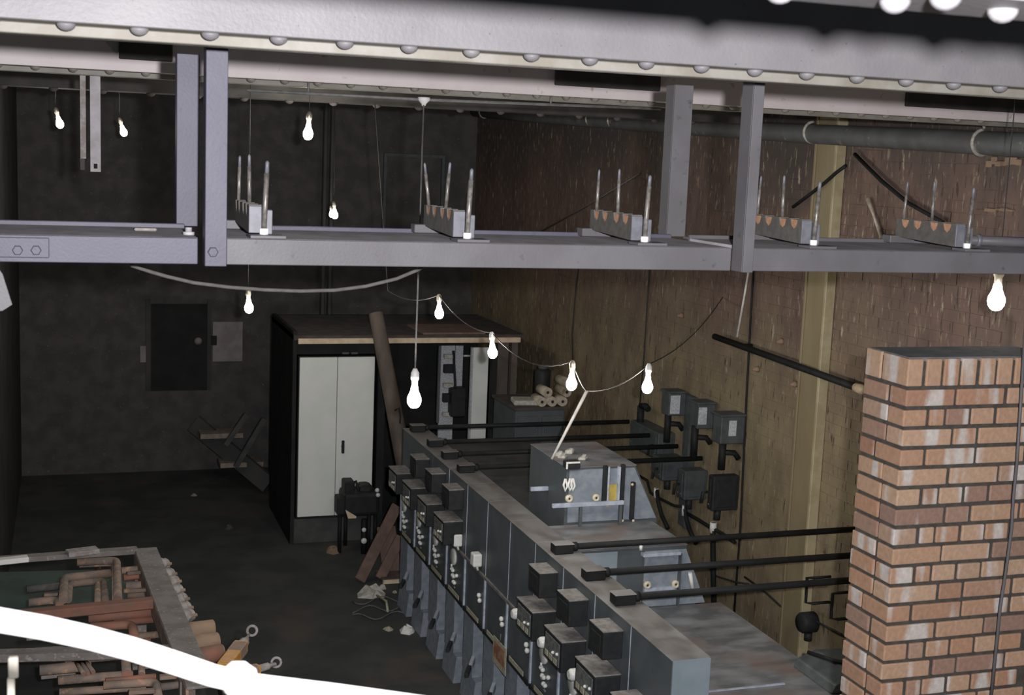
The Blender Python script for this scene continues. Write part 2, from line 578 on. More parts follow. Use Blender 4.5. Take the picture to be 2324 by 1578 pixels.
g1 = girder('plate_girder', 'pale lavender riveted plate girder spanning the top of the view', 3.0, EZ + .2485, -1.2, 4.9, .13, 1.1,
            'girder_paint', 'girder_cream', [-.005 + .152 * k for k in range(-3, 20)], 3.035, .021, 'girder_paint')
B(-1.2, 4.9, 3.075, 3.09, EZ + .2485 - .024, EZ + .2485).build('lip_angle', 'girder_cream', g1, .002)
B(-1.2, 4.9, 3.09, 3.13, EZ + .2485 - .024, EZ + .2485 - .014).build('lip_flange', 'girder_cream', g1, .001)
g0 = thing('plate_girder', 'nearest riveted girder whose flange shows in the top right corner', 'girder', (1.5, 1.3, EZ + .189))
z0 = EZ + .2005
B(-.8, 3.4, 1.255, 1.42, z0, z0 + .018).build('bottom_flange', 'girder_paint', g0, .003)
B(-.8, 3.4, 1.38, 1.394, z0 + .018, z0 + .9).build('web', 'girder_paint', g0)
rp = MB().dome((0, 0, 0), (0, 0, -1), .0185, .016, 16).build('rivet', 'girder_paint')
rp.parent = g0
rp.location = Vector((1.065, 1.34, z0)) - Vector(g0.location)
for x, y in ((.761, 1.34), (.913, 1.34), (1.217, 1.34), (1.369, 1.34), (.936 + .002, 1.28), (1.088, 1.28), (1.24, 1.28)):
    if x > .7:
        copy_part(rp, g0, Vector((x, y, z0)) - Vector(g0.location))

z2 = EZ + .306
g2 = girder('plate_girder', 'pinkish riveted girder behind the steel posts', 6.0, z2, -1.5, 5.15, .10, 1.1,
            'girder_pink', 'girder_cream', [-1.2 + .152 * k for k in range(0, 40)], 6.045, .021, 'girder_cream')
B(-1.5, 5.15, 6.10, 6.145, z2 - .022, z2 + .02).build('lip_angle', 'girder_cream', g2, .003)
for a, b in ((270, 392), (1262, 1500), (2060, 2330)):       # dark plates standing in for shadow cast on the web
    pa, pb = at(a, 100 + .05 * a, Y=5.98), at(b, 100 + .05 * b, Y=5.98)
    tag(B(pa.x, pb.x, 5.975, 6.0, z2 + .05, z2 + .45).build('splice_or_shadow_plate', 'girder_dark', g2, .004), 'dark plate standing in for a cast shadow')
z3 = EZ + .33
girder('plate_girder', 'dark far girder seen below the pinkish girder', 9.0, z3, -.55, 4.9, .25, .9, 'girder_dark', 'girder_dark',
       [-.4 + .304 * k for k in range(0, 17)], 9.06, .03, 'roof_top')

# ------------------------------------------------------------------ busbar gallery: beams, posts
YF, YR = 3.50, 3.97
zt, zbm = EZ - .240, EZ - .309
def beam(label, x0, x1, m):
    o = thing('steel_beam', label, 'beam', ((x0 + x1) / 2, YF, zbm))
    B(x0, x1, YF, YF + .012, zbm, zt).build('front_flange', m, o, .002)
    B(x0, x1, YF + .012, YR - .05, zt - .012, zt).build('top_plate', 'steel_lightened', o, .001)
    B(x0, x1, YR - .05, YR - .035, zt - .012, zt + .012).build('rear_lip', m, o, .002)
    B(x0, x1, YR - .035, YR, zt - .004, zt + .004).build('rear_ledge', m, o)
    return o


xl = lambda px, py=570, Y=YF: at(px, py, Y=Y).x
b1 = beam('lavender steel beam left of the paired posts, with bolted splice plate', -.9, xl(449), 'steel_lavender')
b2 = beam('long grey steel beam between the two front posts, carrying three busbar cleats', xl(514), xl(1660, 580), 'steel_lavender')
b3 = beam('grey steel beam at right, carrying the two rightmost busbar cleats', xl(1705, 580), 4.0, 'steel_grey')
for o in b2.children:
    if o.name.startswith('front'):
        o.data.materials[0] = MATS['steel_grey']
# splice plate with two bolts at the left end
B(-.35, xl(112), YF - .009, YF, zbm + .012, zt - .006).build('splice_or_shadow_plate', 'steel_lavender', b1, .002)
def hexbolt(c, axis, r, parent, m='steel_lavender'):
    return MB().lathe(c, axis, [(0, r), (.006, r), (.009, r * .8)], 6).build('bolt', m, parent)
for px in (40, 82):
    p = at(px, 568, Y=YF - .009)
    hexbolt(p, (0, -1, 0), .013, b1)
p = at(428, 533, Z=zt)
MB().lathe(p, (0, 0, 1), [(0, .016), (.008, .016), (.008, .009), (.02, .009)], 8).build('bolt', 'steel_lightened', b1)
p = at(330, 524, Z=zt)
MB().box(p.x - .03, p.x + .03, p.y - .01, p.y + .02, zt, zt + .008).build('grout_lump', 'rubble_pale', b1, .003)

def post(label, x0, wf, y0, ds, zlo, m, t=.008):
    """angle-iron post: front leg wf wide, side leg ds deep at its left edge"""
    zhi = EZ + .26
    o = thing('steel_post', label, 'post', (x0 + wf / 2, y0, zlo))
    B(x0, x0 + wf, y0, y0 + t, zlo, zhi).build('front_leg', m, o, .0015)
    B(x0, x0 + t, y0 + t, y0 + ds, zlo, zhi).build('side_leg', m, o, .0015)
    return o


pf1 = post('lavender front post bolted over the beam, left pair', xl(467, 300, 3.485), .056, 3.487, .07, zbm - .004, 'steel_lavender')
hexbolt(at(483, 572, Y=3.487), (0, -1, 0), .014, pf1)
pf2 = post('grey front post bolted over the beam, right pair', at(1700, 400, Y=3.487).x, .034, 3.487, .075, zbm - .004, 'steel_grey')
post('lavender rear post standing on the beam, left pair', at(401, 300, Y=YR - .03).x, .064, YR - .03, .06, zt + .004, 'steel_lavender')
post('grey rear post standing on the beam, right pair', at(1524, 360, Y=YR - .03).x, .066, YR - .03, .07, zt + .004, 'steel_grey')

# ------------------------------------------------------------------ busbar cleats (grooved block, base, three studs, end clamp)
ORD = ['nearest the left posts', 'second from the left', 'middle one, beside the right rear post', 'fourth from the left', 'rightmost, in front of the brown wall']
def cleat(xc, which, tilt):
    Y0, Y1 = 3.575, 3.90
    o = thing('busbar_cleat', 'grooved busbar cleat with three studs, ' + which, 'busbar cleat', (xc, YF, zt), 'busbar cleats along the steel beam')
    w = .034
    zl, zh = zt + .012, zt + .088
    # side profile with four notches in the top
    notch = [.045, .115, .205, .275]
    poly = [(xc - w / 2, Y0, zl + .0), (xc - w / 2, Y1, zl + .012), (xc - w / 2, Y1, zh)]
    for d in reversed(notch):
        c = Y0 + d
        poly += [(xc - w / 2, c + .024, zh), (xc - w / 2, c + .015, zh - .024), (xc - w / 2, c, zh - .034), (xc - w / 2, c - .015, zh - .024), (xc - w / 2, c - .024, zh)]
    poly += [(xc - w / 2, Y0, zh)]
    MB().prism(poly, (w, 0, 0)).build('block', 'cleat_block', o)
    for d in notch:     # terracotta-coloured half liners lying in the grooves
        c = Y0 + d
        pr = [(xc - w / 2 + .003, c + .0235 * math.cos(a), zh - .004 - .031 * math.sin(a)) for a in [PI * i / 8 for i in range(9)]]
        MB().prism(pr, (w - .004, 0, 0)).build('groove_liner', 'cleat_orange', o)
    B(xc - .05, xc + .05, Y1 - .02, Y1 + .03, zt + .002, zt + .028).build('rear_foot', 'steel_grey', o, .002)
    B(xc - .02, xc + .075, YF + .01, YF + .08, zt + .001, zt + .009).build('front_foot', 'steel_grey', o, .001)
    B(xc + .026, xc + .046, Y0 - .01, Y0 + .03, zt + .009, zt + .075).build('end_clamp', 'zinc', o, .002)
    B(xc - w / 2, xc + w / 2, Y0 - .006, Y0, zl, zh - .004).build('end_plate', 'zinc', o, .001)
    for y, zz, top, r, lean in ((Y1 - .03, zh - .005,   .10, .005, tilt), (Y1 - .17, zh - .005,   .105, .0054, -tilt * .5), (Y0 - .015, zt + .009, .165, .0072, .006)):
        x = xc + (.022 if y < Y0 else (-.009 if y > Y1 - .1 else .004))
        q0, q1 = Vector((x, y, zz)), Vector((x + lean, y, zz + top))
        s = MB().tube([q0, q1], r, 10).build('stud', 'stud_metal', o)
        d = (q1 - q0).normalized()
        MB().tube([q1, q1 + d * .028, q1 + d * .033], [r * .78, r * .78, r * .3], 10).build('stud_tip', 'zinc', s)
    MB().lathe((xc + .022, Y0 - .015, zt + .009), (0, 0, 1), [(0, .013), (.016, .013), (.016, .009)], 6).build('nut', 'white_enamel', o)
    return o


for i, (xc, t_) in enumerate(((.474, .002), (1.048, -.014), (1.600, .002), (2.178, .004), (2.752, .003))):
    cleat(xc, ORD[i], t_)

a_, b_ = at(2212, 531, Y=3.80), at(2262, 527, Y=3.70)
b_.z = a_.z = zt + .02
c_ = b_ + (b_ - a_).normalized() * .02
lp = thing('loose_tube', 'short grey tube with a ring lying on the beam right of the last cleat', 'tube', (a_.x, 3.8, zt))
MB().tube([Vector((2.93, 3.86, zt + .019)), Vector((3.35, 3.74, zt + .019))], .018, 12).build('tube', 'steel_grey', lp)
MB().lathe((3.03, 3.831, zt + .019), (.96, -.27, 0), [(-.008, .02), (-.006, .0235), (.006, .0235), (.008, .02)], 14).build('collar', 'zinc', lp)

# two straps hanging under the pinkish girder
p = at(194, 182, Y=6.155); q = at(189, 360, Y=6.155)
s = thing('hanger_strap', 'narrow white strap hanging at top left beside a grey one', 'strap', (p.x, 6.15, q.z))
B(q.x - .012, q.x + .012, 6.146, 6.156, q.z, z2 + .01).build('strap', 'rubble_pale', s)
B(q.x - .013, q.x + .006, 6.144, 6.16, q.z - .05, q.z).build('strap_end', 'girder_dark', s)
p = at(217, 390, Y=6.155)
s = thing('hanger_strap', 'wider grey strap with a bolt hole hanging at top left', 'strap', (p.x, 6.15, p.z))
hb = MB()
xa, xb, zl_, zh_ = p.x - .022, p.x + .022, p.z, z2 + .01
hb.box(xa, xa + .014, 6.146, 6.156, zl_ + .014, zl_ + .036); hb.box(xb - .014, xb, 6.146, 6.156, zl_ + .014, zl_ + .036)
hb.box(xa, xb, 6.146, 6.156, zl_, zl_ + .014); hb.box(xa, xb, 6.146, 6.156, zl_ + .036, zh_)
hb.build('strap', 'steel_lightened', s)

# conduit line with the ceiling rose under the pinkish girder
pa, pb = at(560, 205, Y=6.03), at(1500, 247, Y=6.03)
cd = thing('lighting_conduit', 'thin pale lighting conduit with a small rose under the pinkish girder', 'conduit', ((pa.x + pb.x) / 2, 6.03, pa.z))
MB().tube([pa, at(962, 226, Y=6.03), pb], .007, 8).build('conduit', 'cord_light', cd)
pr_ = at(962, 226, Y=6.03)
MB().lathe(pr_ + Vector((0, 0, .01)), (0, 0, -1), [(0, .03), (.012, .03), (.03, .012), (.04, .008)], 12).build('rose', 'cap_white', cd)
for px in (700, 1250):
    c = at(px, 205 + (px - 560) * .0447, Y=6.03)
    MB().tube([c, Vector((c.x, 6.03, z2))], .005, 6).build('hanger_rod', 'cord_light', cd)

# ================================================================== BRICK PILLAR
PX0, PX1, PY0, PY1 = 2.88, 3.555, 3.96, 4.2275
ztop = EZ - .663
pil = thing('brick_pillar', 'new red brick pillar standing at the right edge', 'pillar', (PX0, PY0, 0))
B(PX0 + .007, PX1 - .007, PY0 + .007, PY1 - .007, 0, ztop - .012).build('mortar_core', 'mortar', pil)
def brick_obj(x0, x1, y0, y1, z0_, z1_, cache={}):
    dx, dy, dz = round(x1 - x0, 4), round(y1 - y0, 4), round(z1_ - z0_, 4)
    key = (dx, dy, dz)
    c = Vector(((x0 + x1) / 2, (y0 + y1) / 2, (z0_ + z1_) / 2)) - Vector(pil.location)
    c += Vector((random.uniform(-.0025, .0015), random.uniform(-.0025, .0015), 0))
    rot = (random.uniform(-.008, .008), random.uniform(-.006, .006), random.uniform(-.012, .012))
    if key in cache:
        return copy_part(cache[key], pil, c, rot)
    h = .006
    o = B(-dx / 2, dx / 2, -dy / 2, dy / 2, -dz / 2, dz / 2).build('brick', 'brick_red', None, .005, 2)
    o.parent = pil
    o.location = c
    o.rotation_euler = rot
    cache[key] = o
    return o


J = .013
z1_ = ztop
# top course: bricks on edge, headers on the front, lengthwise on the side
x = PX0
first = True
while x < PX1 - .03:
    w_ = .066
    brick_obj(x, min(x + w_, PX1), PY0, PY0 + .16, z1_ - .102, z1_)
    x += w_ + J
brick_obj(PX0, PX0 + .1, PY0 + .17, PY1, z1_ - .102, z1_ + .002)
B(PX0 + .01, PX1, PY0 + .012, PY1 - .004, z1_ - .012, z1_ + .004).build('mortar_bed', 'mortar_top', pil, .002)
zc = z1_ - .102 - J
r = 0
while zc - .065 > 0:
    za, zb_ = zc - .0615, zc
    kind = [1, 0, 2, 3, 1, 0, 2, 0][r % 8]
    if kind == 0:        # headers course on the front
        widths = [.1025, .065, .1025, .1025, .1025, .1025]
        side = [.1575]
        dfront = .1
    elif kind == 1:      # stretchers
        widths = [.215, .215, .215]
        side = [.155]
        dfront = .1025
    elif kind == 2:
        widths = [.215, .1025, .215, .1025]
        side = [.155]
        dfront = .1025
    else:
        widths = [.1025, .215, .215, .1025]
        side = [.09]
        dfront = .165
    x = PX0
    for w_ in widths:
        xe = min(x + w_ - .003, PX1)
        if xe - x > .03:
            brick_obj(x, xe, PY0, PY0 + (dfront if x == PX0 else .1), za, zb_)
        x += w_ + .010
    ys = PY0 + dfront + J
    if PY1 - ys > .03:
        brick_obj(PX0, PX0 + .1, ys, PY1, za, zb_)
    zc -= .075
    r += 1
# grey hanging cable in front of the pillar
pts = [at(*q, Y=3.90) for q in ((2322, 960), (2308, 1050), (2300, 1130), (2296, 1200), (2284, 1290), (2270, 1380), (2262, 1460), (2250, 1578))]
pts[0] = at(2330, 700, Y=3.90)
cb = MB().tube(pts, .006, 8).build('hanging_cable', 'steel_grey')
tag(cb, 'grey cable hanging down in front of the brick pillar', 'cable')

# ================================================================== WALL FITTINGS
def wall_rect(x0, y0, x1, y1, X):
    """photo rectangle -> (Yfar, Ynear, zlow, zhigh) on a plane X = const (left side of the photo is further away)"""
    ym = (y0 + y1) / 2
    a, b = at(x0, ym, X=X), at(x1, ym, X=X)
    xm = (x0 + x1) / 2
    t, l = at(xm, y0, X=X), at(xm, y1, X=X)
    return b.y, a.y, l.z, t.z


st = thing('wall_stanchion', 'tan painted steel stanchion running up the brown wall', 'stanchion', (XW - .05, 8.2, 0))
B(XW - .07, XW - .006, 8.09, 8.36, .0, EZ + .75).build('face_plate', 'pilaster_tan', st, .004)
B(XW - .085, XW - .006, 8.065, 8.095, .0, EZ + .75).build('edge_bead', 'pilaster_edge', st, .004)
B(XW - .082, XW - .07, 8.34, 8.365, .0, EZ + .75).build('edge_bead', 'pilaster_tan', st, .003)

# large service pipe along the wall
XP = 5.02
pts = [at(x, y, X=XP) for x, y in ((1078, 253), (1200, 264), (1390, 277), (1560, 288), (1730, 298), (1900, 307), (2100, 317), (2320, 329), (2420, 334))]
sp = thing('service_pipe', 'large dark grey service pipe running along the top of the brown wall', 'pipe', tuple(pts[5]))
MB().tube(pts, .068, 20).build('pipe', 'wall_pipe', sp)
for px in (1100, 1345, 1395, 1845, 2230):
    py = 253 + (px - 1060) * .062
    c = at(px, 252 + (px - 1060) * .0615, X=XP)
    ring = [c + Vector((.073 * math.cos(a), 0, .073 * math.sin(a))) for a in [PI * .5 + PI * 1.1 * i / 12 for i in range(13)]]
    h = MB().tube(ring, .011, 8).build('strap_hook', 'hook_iron', sp)
    if px != 1845:
        MB().tube([ring[0], ring[0] + Vector((.01, 0, .14))], .009, 6).build('hook_rod', 'hook_iron', h)
c = at(1345, 270, X=XP)
B(c.x - .03, c.x + .03, c.y - .03, c.y + .03, c.z + .14, c.z + .2).build('bracket', 'hook_iron', sp, .003)

# black bar along the wall, pale rod hanging to it
a, b = at(1622, 764, X=XW - .12), at(1955, 884, X=XW - .12)
kb = thing('black_conduit', 'black conduit bar running along the brown wall towards the pillar', 'conduit', ((a + b) / 2))
MB().tube([a, b], .026, 12).build('bar', 'black_pipe', kb)
MB().lathe(b, (b - a), [(-.07, .03), (.0, .036), (.03, .03), (.04, .01)], 14).build('glint_end', 'roof_batten', kb)  # tan end cap stands in for a lamp's glint on the bar
for t in (.2, .6):
    c = a.lerp(b, t)
    MB().tube([c, Vector((XW - .006, c.y, c.z))], .014, 8).build('wall_peg', 'black_pipe', kb)
pp = at(1673, 765, X=XW - .14)
tp = at(1695, 640, X=XW - .14)
rd = MB().tube([pp, tp, tp + (tp - pp) * .5], .009, 8).build('hanging_rod', 'stick_pale')
tag(rd, 'thin pale rod slanting down to the black conduit bar', 'rod')

# vertical conduit line and thin wires on the wall
def wall_cable(name, label, pts, r, m, X=XW - .02, cat='cable'):
    o = MB().tube([at(x, y, X=X) for x, y in pts], r, 8).build(name, m)
    return tag(o, label, cat)
wall_cable('wall_conduit', 'thin dark vertical conduit dividing the brown wall', [(1722, 400), (1708, 640), (1694, 900), (1680, 1200), (1664, 1420)], .009, 'black_pipe', cat='conduit')
wall_cable('wall_conduit', 'faint vertical conduit left of the bulb by the meters', [(1478, 560), (1472, 640), (1462, 800), (1452, 920)], .007, 'cord', cat='conduit')
wall_cable('wall_cable', 'faint dark cable hanging down the wall above the pale stick', [(1320, 560), (1308, 640), (1298, 760), (1300, 830)], .007, 'cord')
wall_cable('wall_cable', 'dark cable sloping across the wall behind the rightmost cleat', [(1940, 350), (2000, 410), (2060, 460), (2140, 505)], .014, 'black_pipe', XW - .04)
wall_cable('wall_cable', 'black bent cable crossing the tan stanchion near the top', [(1800, 470), (1840, 440), (1872, 415), (1898, 392), (1920, 376)], .013, 'black_pipe', XW - .1)
wall_cable('wall_cable', 'thin wire looping under the lowest black pipe to the round box', [(1690, 1310), (1730, 1338), (1770, 1375), (1800, 1392)], .008, 'cord', XW - .03)
wall_cable('wall_cable', 'thin wire leaving the round box towards the pillar', [(1840, 1405), (1870, 1420), (1910, 1440)], .008, 'cord', XW - .03)
wall_cable('wall_cable', 'thin curved wire on the wall under the middle black pipe', [(1600, 1280), (1625, 1308), (1670, 1322), (1700, 1326)], .008, 'cord', XW - .03)
ya, yb, zl_, zh_ = wall_rect(1803, 1392, 1842, 1436, XW - .1)
jb = thing('junction_box', 'round black junction box on the ochre wall near the pillar', 'junction box', (XW - .1, (ya + yb) / 2, zl_))
MB().lathe((XW - .006, (ya + yb) / 2, (zl_ + zh_) / 2), (-1, 0, 0), [(0, .078), (.1, .078), (.12, .066), (.12, .0)], 14).build('case', 'black_case', jb)
MB().tube([(XW - .06, (ya + yb) / 2 - .02, zl_), (XW - .06, (ya + yb) / 2 - .02, zl_ - .06)], .03, 10).build('gland', 'black_case', jb)
# U-shaped iron handles near the pillar
for lab, q in (('black iron bracket on the tan stanchion', ((1848, 1312), (1832, 1312), (1829, 1368), (1846, 1370))),
               ('black iron bracket at the shadowed edge beside the pillar', ((1905, 1346), (1890, 1348), (1886, 1404), (1902, 1406)))):
    X_ = XW - .14
    P = [at(x, y, X=X_) for x, y in q]
    P = [Vector((XW - .006, P[0].y, P[0].z))] + P + [Vector((XW - .006, P[3].y, P[3].z))]
    tag(MB().tube(P, .011, 8).build('iron_bracket', 'black_pipe'), lab, 'bracket')
# pale patches and brackets on the wall
for lab, q in (('pale cemented patch on the wall at the upper right edge', (2240, 355, 2318, 385)), ('pale mortar repair low on the wall beside the rightmost cleat', (2215, 470, 2300, 486))):
    ya, yb, zl_, zh_ = wall_rect(*q, XW - .012)
    mb = MB()
    for i in range(7):
        y = ya + (yb - ya) * i / 7
        mb.box(XW - .018 - .006 * random.random(), XW - .004, y, y + (yb - ya) / 6.2, zl_ + .03 * random.random() + (zh_ - zl_) * .1 * i / 7, zh_ - .03 * random.random())
    tag(mb.build('mortar_patch', 'pallet_tan', None, .004), lab, 'mortar patch')
for i, (px, py, lab) in enumerate(((1775, 775, 'small pale insulator bracket on the wall under the black bar'), (1720, 838, 'small pale stub on the wall below the black bar'), (1548, 716, 'pale round plaster scar on the wall above the meters'), (1806, 872, 'small rusty peg on the wall left of the stanchion'), (1885, 277, 'small pale insulator at the head of the stanchion'))):
    c = at(px, py, X=XW - .01)
    tag(MB().lathe((XW - .004, c.y, c.z), (-1, .15, -.1), [(0, .026), (.02, .024), (.035, .015), (.05, .010)], 9).build('wall_stub', 'pallet_tan'), lab, 'wall fitting')
for px, y0, y1, lab in ((1972, 452, 540, 'pale hanging strip on the wall left of the rightmost cleat'),):
    a, b = at(1970, 452, X=XW - .03), at(2000, 540, X=XW - .03)
    o = MB().tube([a, a.lerp(b, .4), b], [.02, .009, .012], 8).build('hanging_strip', 'rolls')
    tag(o, lab, 'strip')

# --- meters with their pipes, on the wall at the end of the black pipes
def meter(label, q, win, stem_px, stem_y1):
    x0, y0, x1, y1 = q
    c = at((x0 + x1) / 2 + 6, (y0 + y1) / 2, X=XW - .13)
    Ym_ = c.y
    a, b, zl_, zh_ = rectY(x0 + 12, y0, x1, y1, Ym_)
    b = min(b, XW - .01)
    o = thing('wall_meter', label, 'meter', (XW - .13, Ym_, zl_), 'meters on the wall above the black pipes')
    B(a, b, Ym_, Ym_ + .15, zl_, zh_).build('case', 'meter_case', o, .006)
    B(a - .015, b, Ym_ - .015, Ym_ + .16, zh_, zh_ + .018).build('hood', 'meter_case', o, .003)
    wa, wb_, wc, wd = rectY(*win, Ym_)
    B(wa, wb_, Ym_ - .006, Ym_, wc, wd).build('dial_window', 'meter_face', o, .002)
    B(b, XW - .003, Ym_ + .03, Ym_ + .1, zl_ + .05, zl_ + .12).build('wall_bracket', 'meter_case', o)
    sx = at(stem_px, stem_y1, Y=Ym_ + .06)
    MB().tube([(sx.x, Ym_ + .06, zl_ + .02), (sx.x, Ym_ + .06, sx.z)], .03, 10).build('stem', 'black_pipe', o)
    zz = zl_ - .08
    MB().tube([(sx.x, Ym_ + .06, zz), (sx.x + .11, Ym_ + .06, zz - .01), (sx.x + .15, Ym_ + .06, zz - .06)], .024, 8).build('valve_arm', 'black_pipe', o)
    return o


def rectY(x0, y0, x1, y1, Y):
    a, b = at(x0, (y0 + y1) / 2, Y=Y), at(x1, (y0 + y1) / 2, Y=Y)
    t, l = at((x0 + x1) / 2, y0, Y=Y), at((x0 + x1) / 2, y1, Y=Y)
    return a.x, b.x, l.z, t.z


meter('small dark meter with a bright dial, furthest left of three', (1506, 893, 1556, 944), (1521, 898, 1543, 940), 1513, 1004)
meter('dark meter with a narrow dial, middle of three', (1572, 918, 1622, 974), (1585, 925, 1604, 964), 1574, 1040)
meter('dark meter box nearest the vertical conduit, right of three', (1625, 946, 1690, 1008), (1654, 955, 1671, 990), 1637, 1066)
a_ = at(1455, 922, X=XW - .12); b_ = at(1453, 972, X=XW - .12); b_.y = a_.y
sv = thing('stop_valve', 'black stop valve stem below the hanging bulb, left of the meters', 'valve', tuple(b_))
MB().tube([a_, b_], .034, 10).build('stem', 'black_pipe', sv)
MB().tube([a_, a_ + Vector((0, -.1, .02)), a_ + Vector((0, -.16, .0))], .03, 8).build('elbow', 'black_pipe', sv)
ya, yb, zl_, zh_ = wall_rect(1546, 895, 1566, 1200, XW - .05)
o = thing('wall_channel', 'dark steel channel behind the meters', 'steel channel', (XW - .05, (ya + yb) / 2, zl_))
B(XW - .05, XW - .006, ya, yb, zl_, zh_).build('channel', 'meter_case', o, .003)
B(XW - .075, XW - .05, ya, ya + .02, zl_, zh_).build('flange', 'meter_case', o, .002)
def wall_box(label, q, dep, m='meter_case'):
    x0, y0, x1, y1 = q
    Yn = at(x1, (y0 + y1) / 2, X=XW).y                  # near side touches the wall there
    a, b, zl_, zh_ = rectY(x0, y0, x1, y1, Yn)
    Xf = XW - dep
    Yf_ = at(x0, (y0 + y1) / 2, X=Xf).y
    o = thing('switch_box', label, 'switch box', (Xf + dep / 2, (Yn + Yf_) / 2, zl_))
    B(Xf, XW - .003, Yn, Yf_, zl_, zh_).build('case', m, o, .008)
    B(Xf - .012, Xf, Yn + .03, Yf_ - .03, zl_ + .02, zh_ - .03).build('cover', m, o, .004)
    B(Xf + .03, XW - .03, Yn - .01, Yn, zl_ + .03, zh_ - .04).build('end_cover', m, o, .004)
    for yy in (Yn + .05, Yf_ - .05):
        MB().dome((Xf - .012, yy, zl_ + .05), (-1, 0, 0), .009, .006, 8).build('screw', 'zinc', o)
    MB().tube([(Xf + .08, Yn + .06, zl_), (Xf + .08, Yn + .06, zl_ - .09)], .03, 8).build('cable_gland', 'black_case', o)
    MB().tube([(Xf - .012, Yn + .08, (zl_ + zh_) / 2), (Xf - .05, Yn + .08, (zl_ + zh_) / 2), (Xf - .06, Yn + .08, (zl_ + zh_) / 2 - .09)], .012, 8).build('lever', 'black_case', o)
    return o


wall_box('wide dark switch box left of the wall boxes, under the first meter', (1428, 985, 1532, 1046), .17)
wall_box('dark switch box under the middle meter', (1478, 1044, 1560, 1092), .24)
wall_box('dark switch box with rounded cover below the black pipe ends', (1536, 1070, 1606, 1136), .22)
wall_box('largest black switch box nearest the vertical conduit', (1606, 1082, 1678, 1160), .24, 'black_case')
def wcab(label, pts, r=.02, X=XW - .06):
    o = thing('armoured_cable', label, 'cable', tuple(at(*pts[-1], X=X)))
    MB().tube([at(x, y, X=X) for x, y in pts], r, 8).build('sheath', 'black_pipe', o)
    a = at(*pts[0], X=X)
    MB().tube([a + Vector((0, 0, .0)), a + Vector((0, 0, -.09))], r * 1.25, 8).build('white_ferrule', 'white_enamel', o)
wcab('black cable with white ferrule left of the dark channel', [(1490, 1108), (1494, 1140), (1502, 1170), (1516, 1200)])
wcab('black cable with white ferrule dropping beside the dark channel', [(1554, 1148), (1558, 1180), (1566, 1205), (1580, 1235)])
wcab('straight black cable with white ferrule running down past the pipes', [(1619, 1186), (1618, 1230), (1619, 1300), (1621, 1400)], .024)
wall_cable('wall_cable', 'faint pale cable sloping up the wall behind the middle cleat', [(1225, 527), (1340, 462), (1452, 394)], .008, 'cord_light', XW - .02)
wall_cable('wall_cable', 'bent black cable above the white ferrules', [(1450, 1080), (1468, 1090), (1476, 1118), (1490, 1128), (1530, 1148), (1548, 1150)], .013, 'black_pipe', XW - .05)
wall_cable('wall_cable', 'black cable sloping right beneath the largest switch box', [(1560, 1166), (1585, 1180), (1610, 1196), (1640, 1212), (1668, 1232)], .016, 'black_pipe', XW - .05)

# ================================================================== SWITCHGEAR ROW
XS, DP = 2.8925, .215
Y0S, PIT = 5.72, .52
ZT, ZLG, ZLO = 1.69, 1.11, .71
def on_front(px, py, X=XS):
    return at(px, py, X=X)


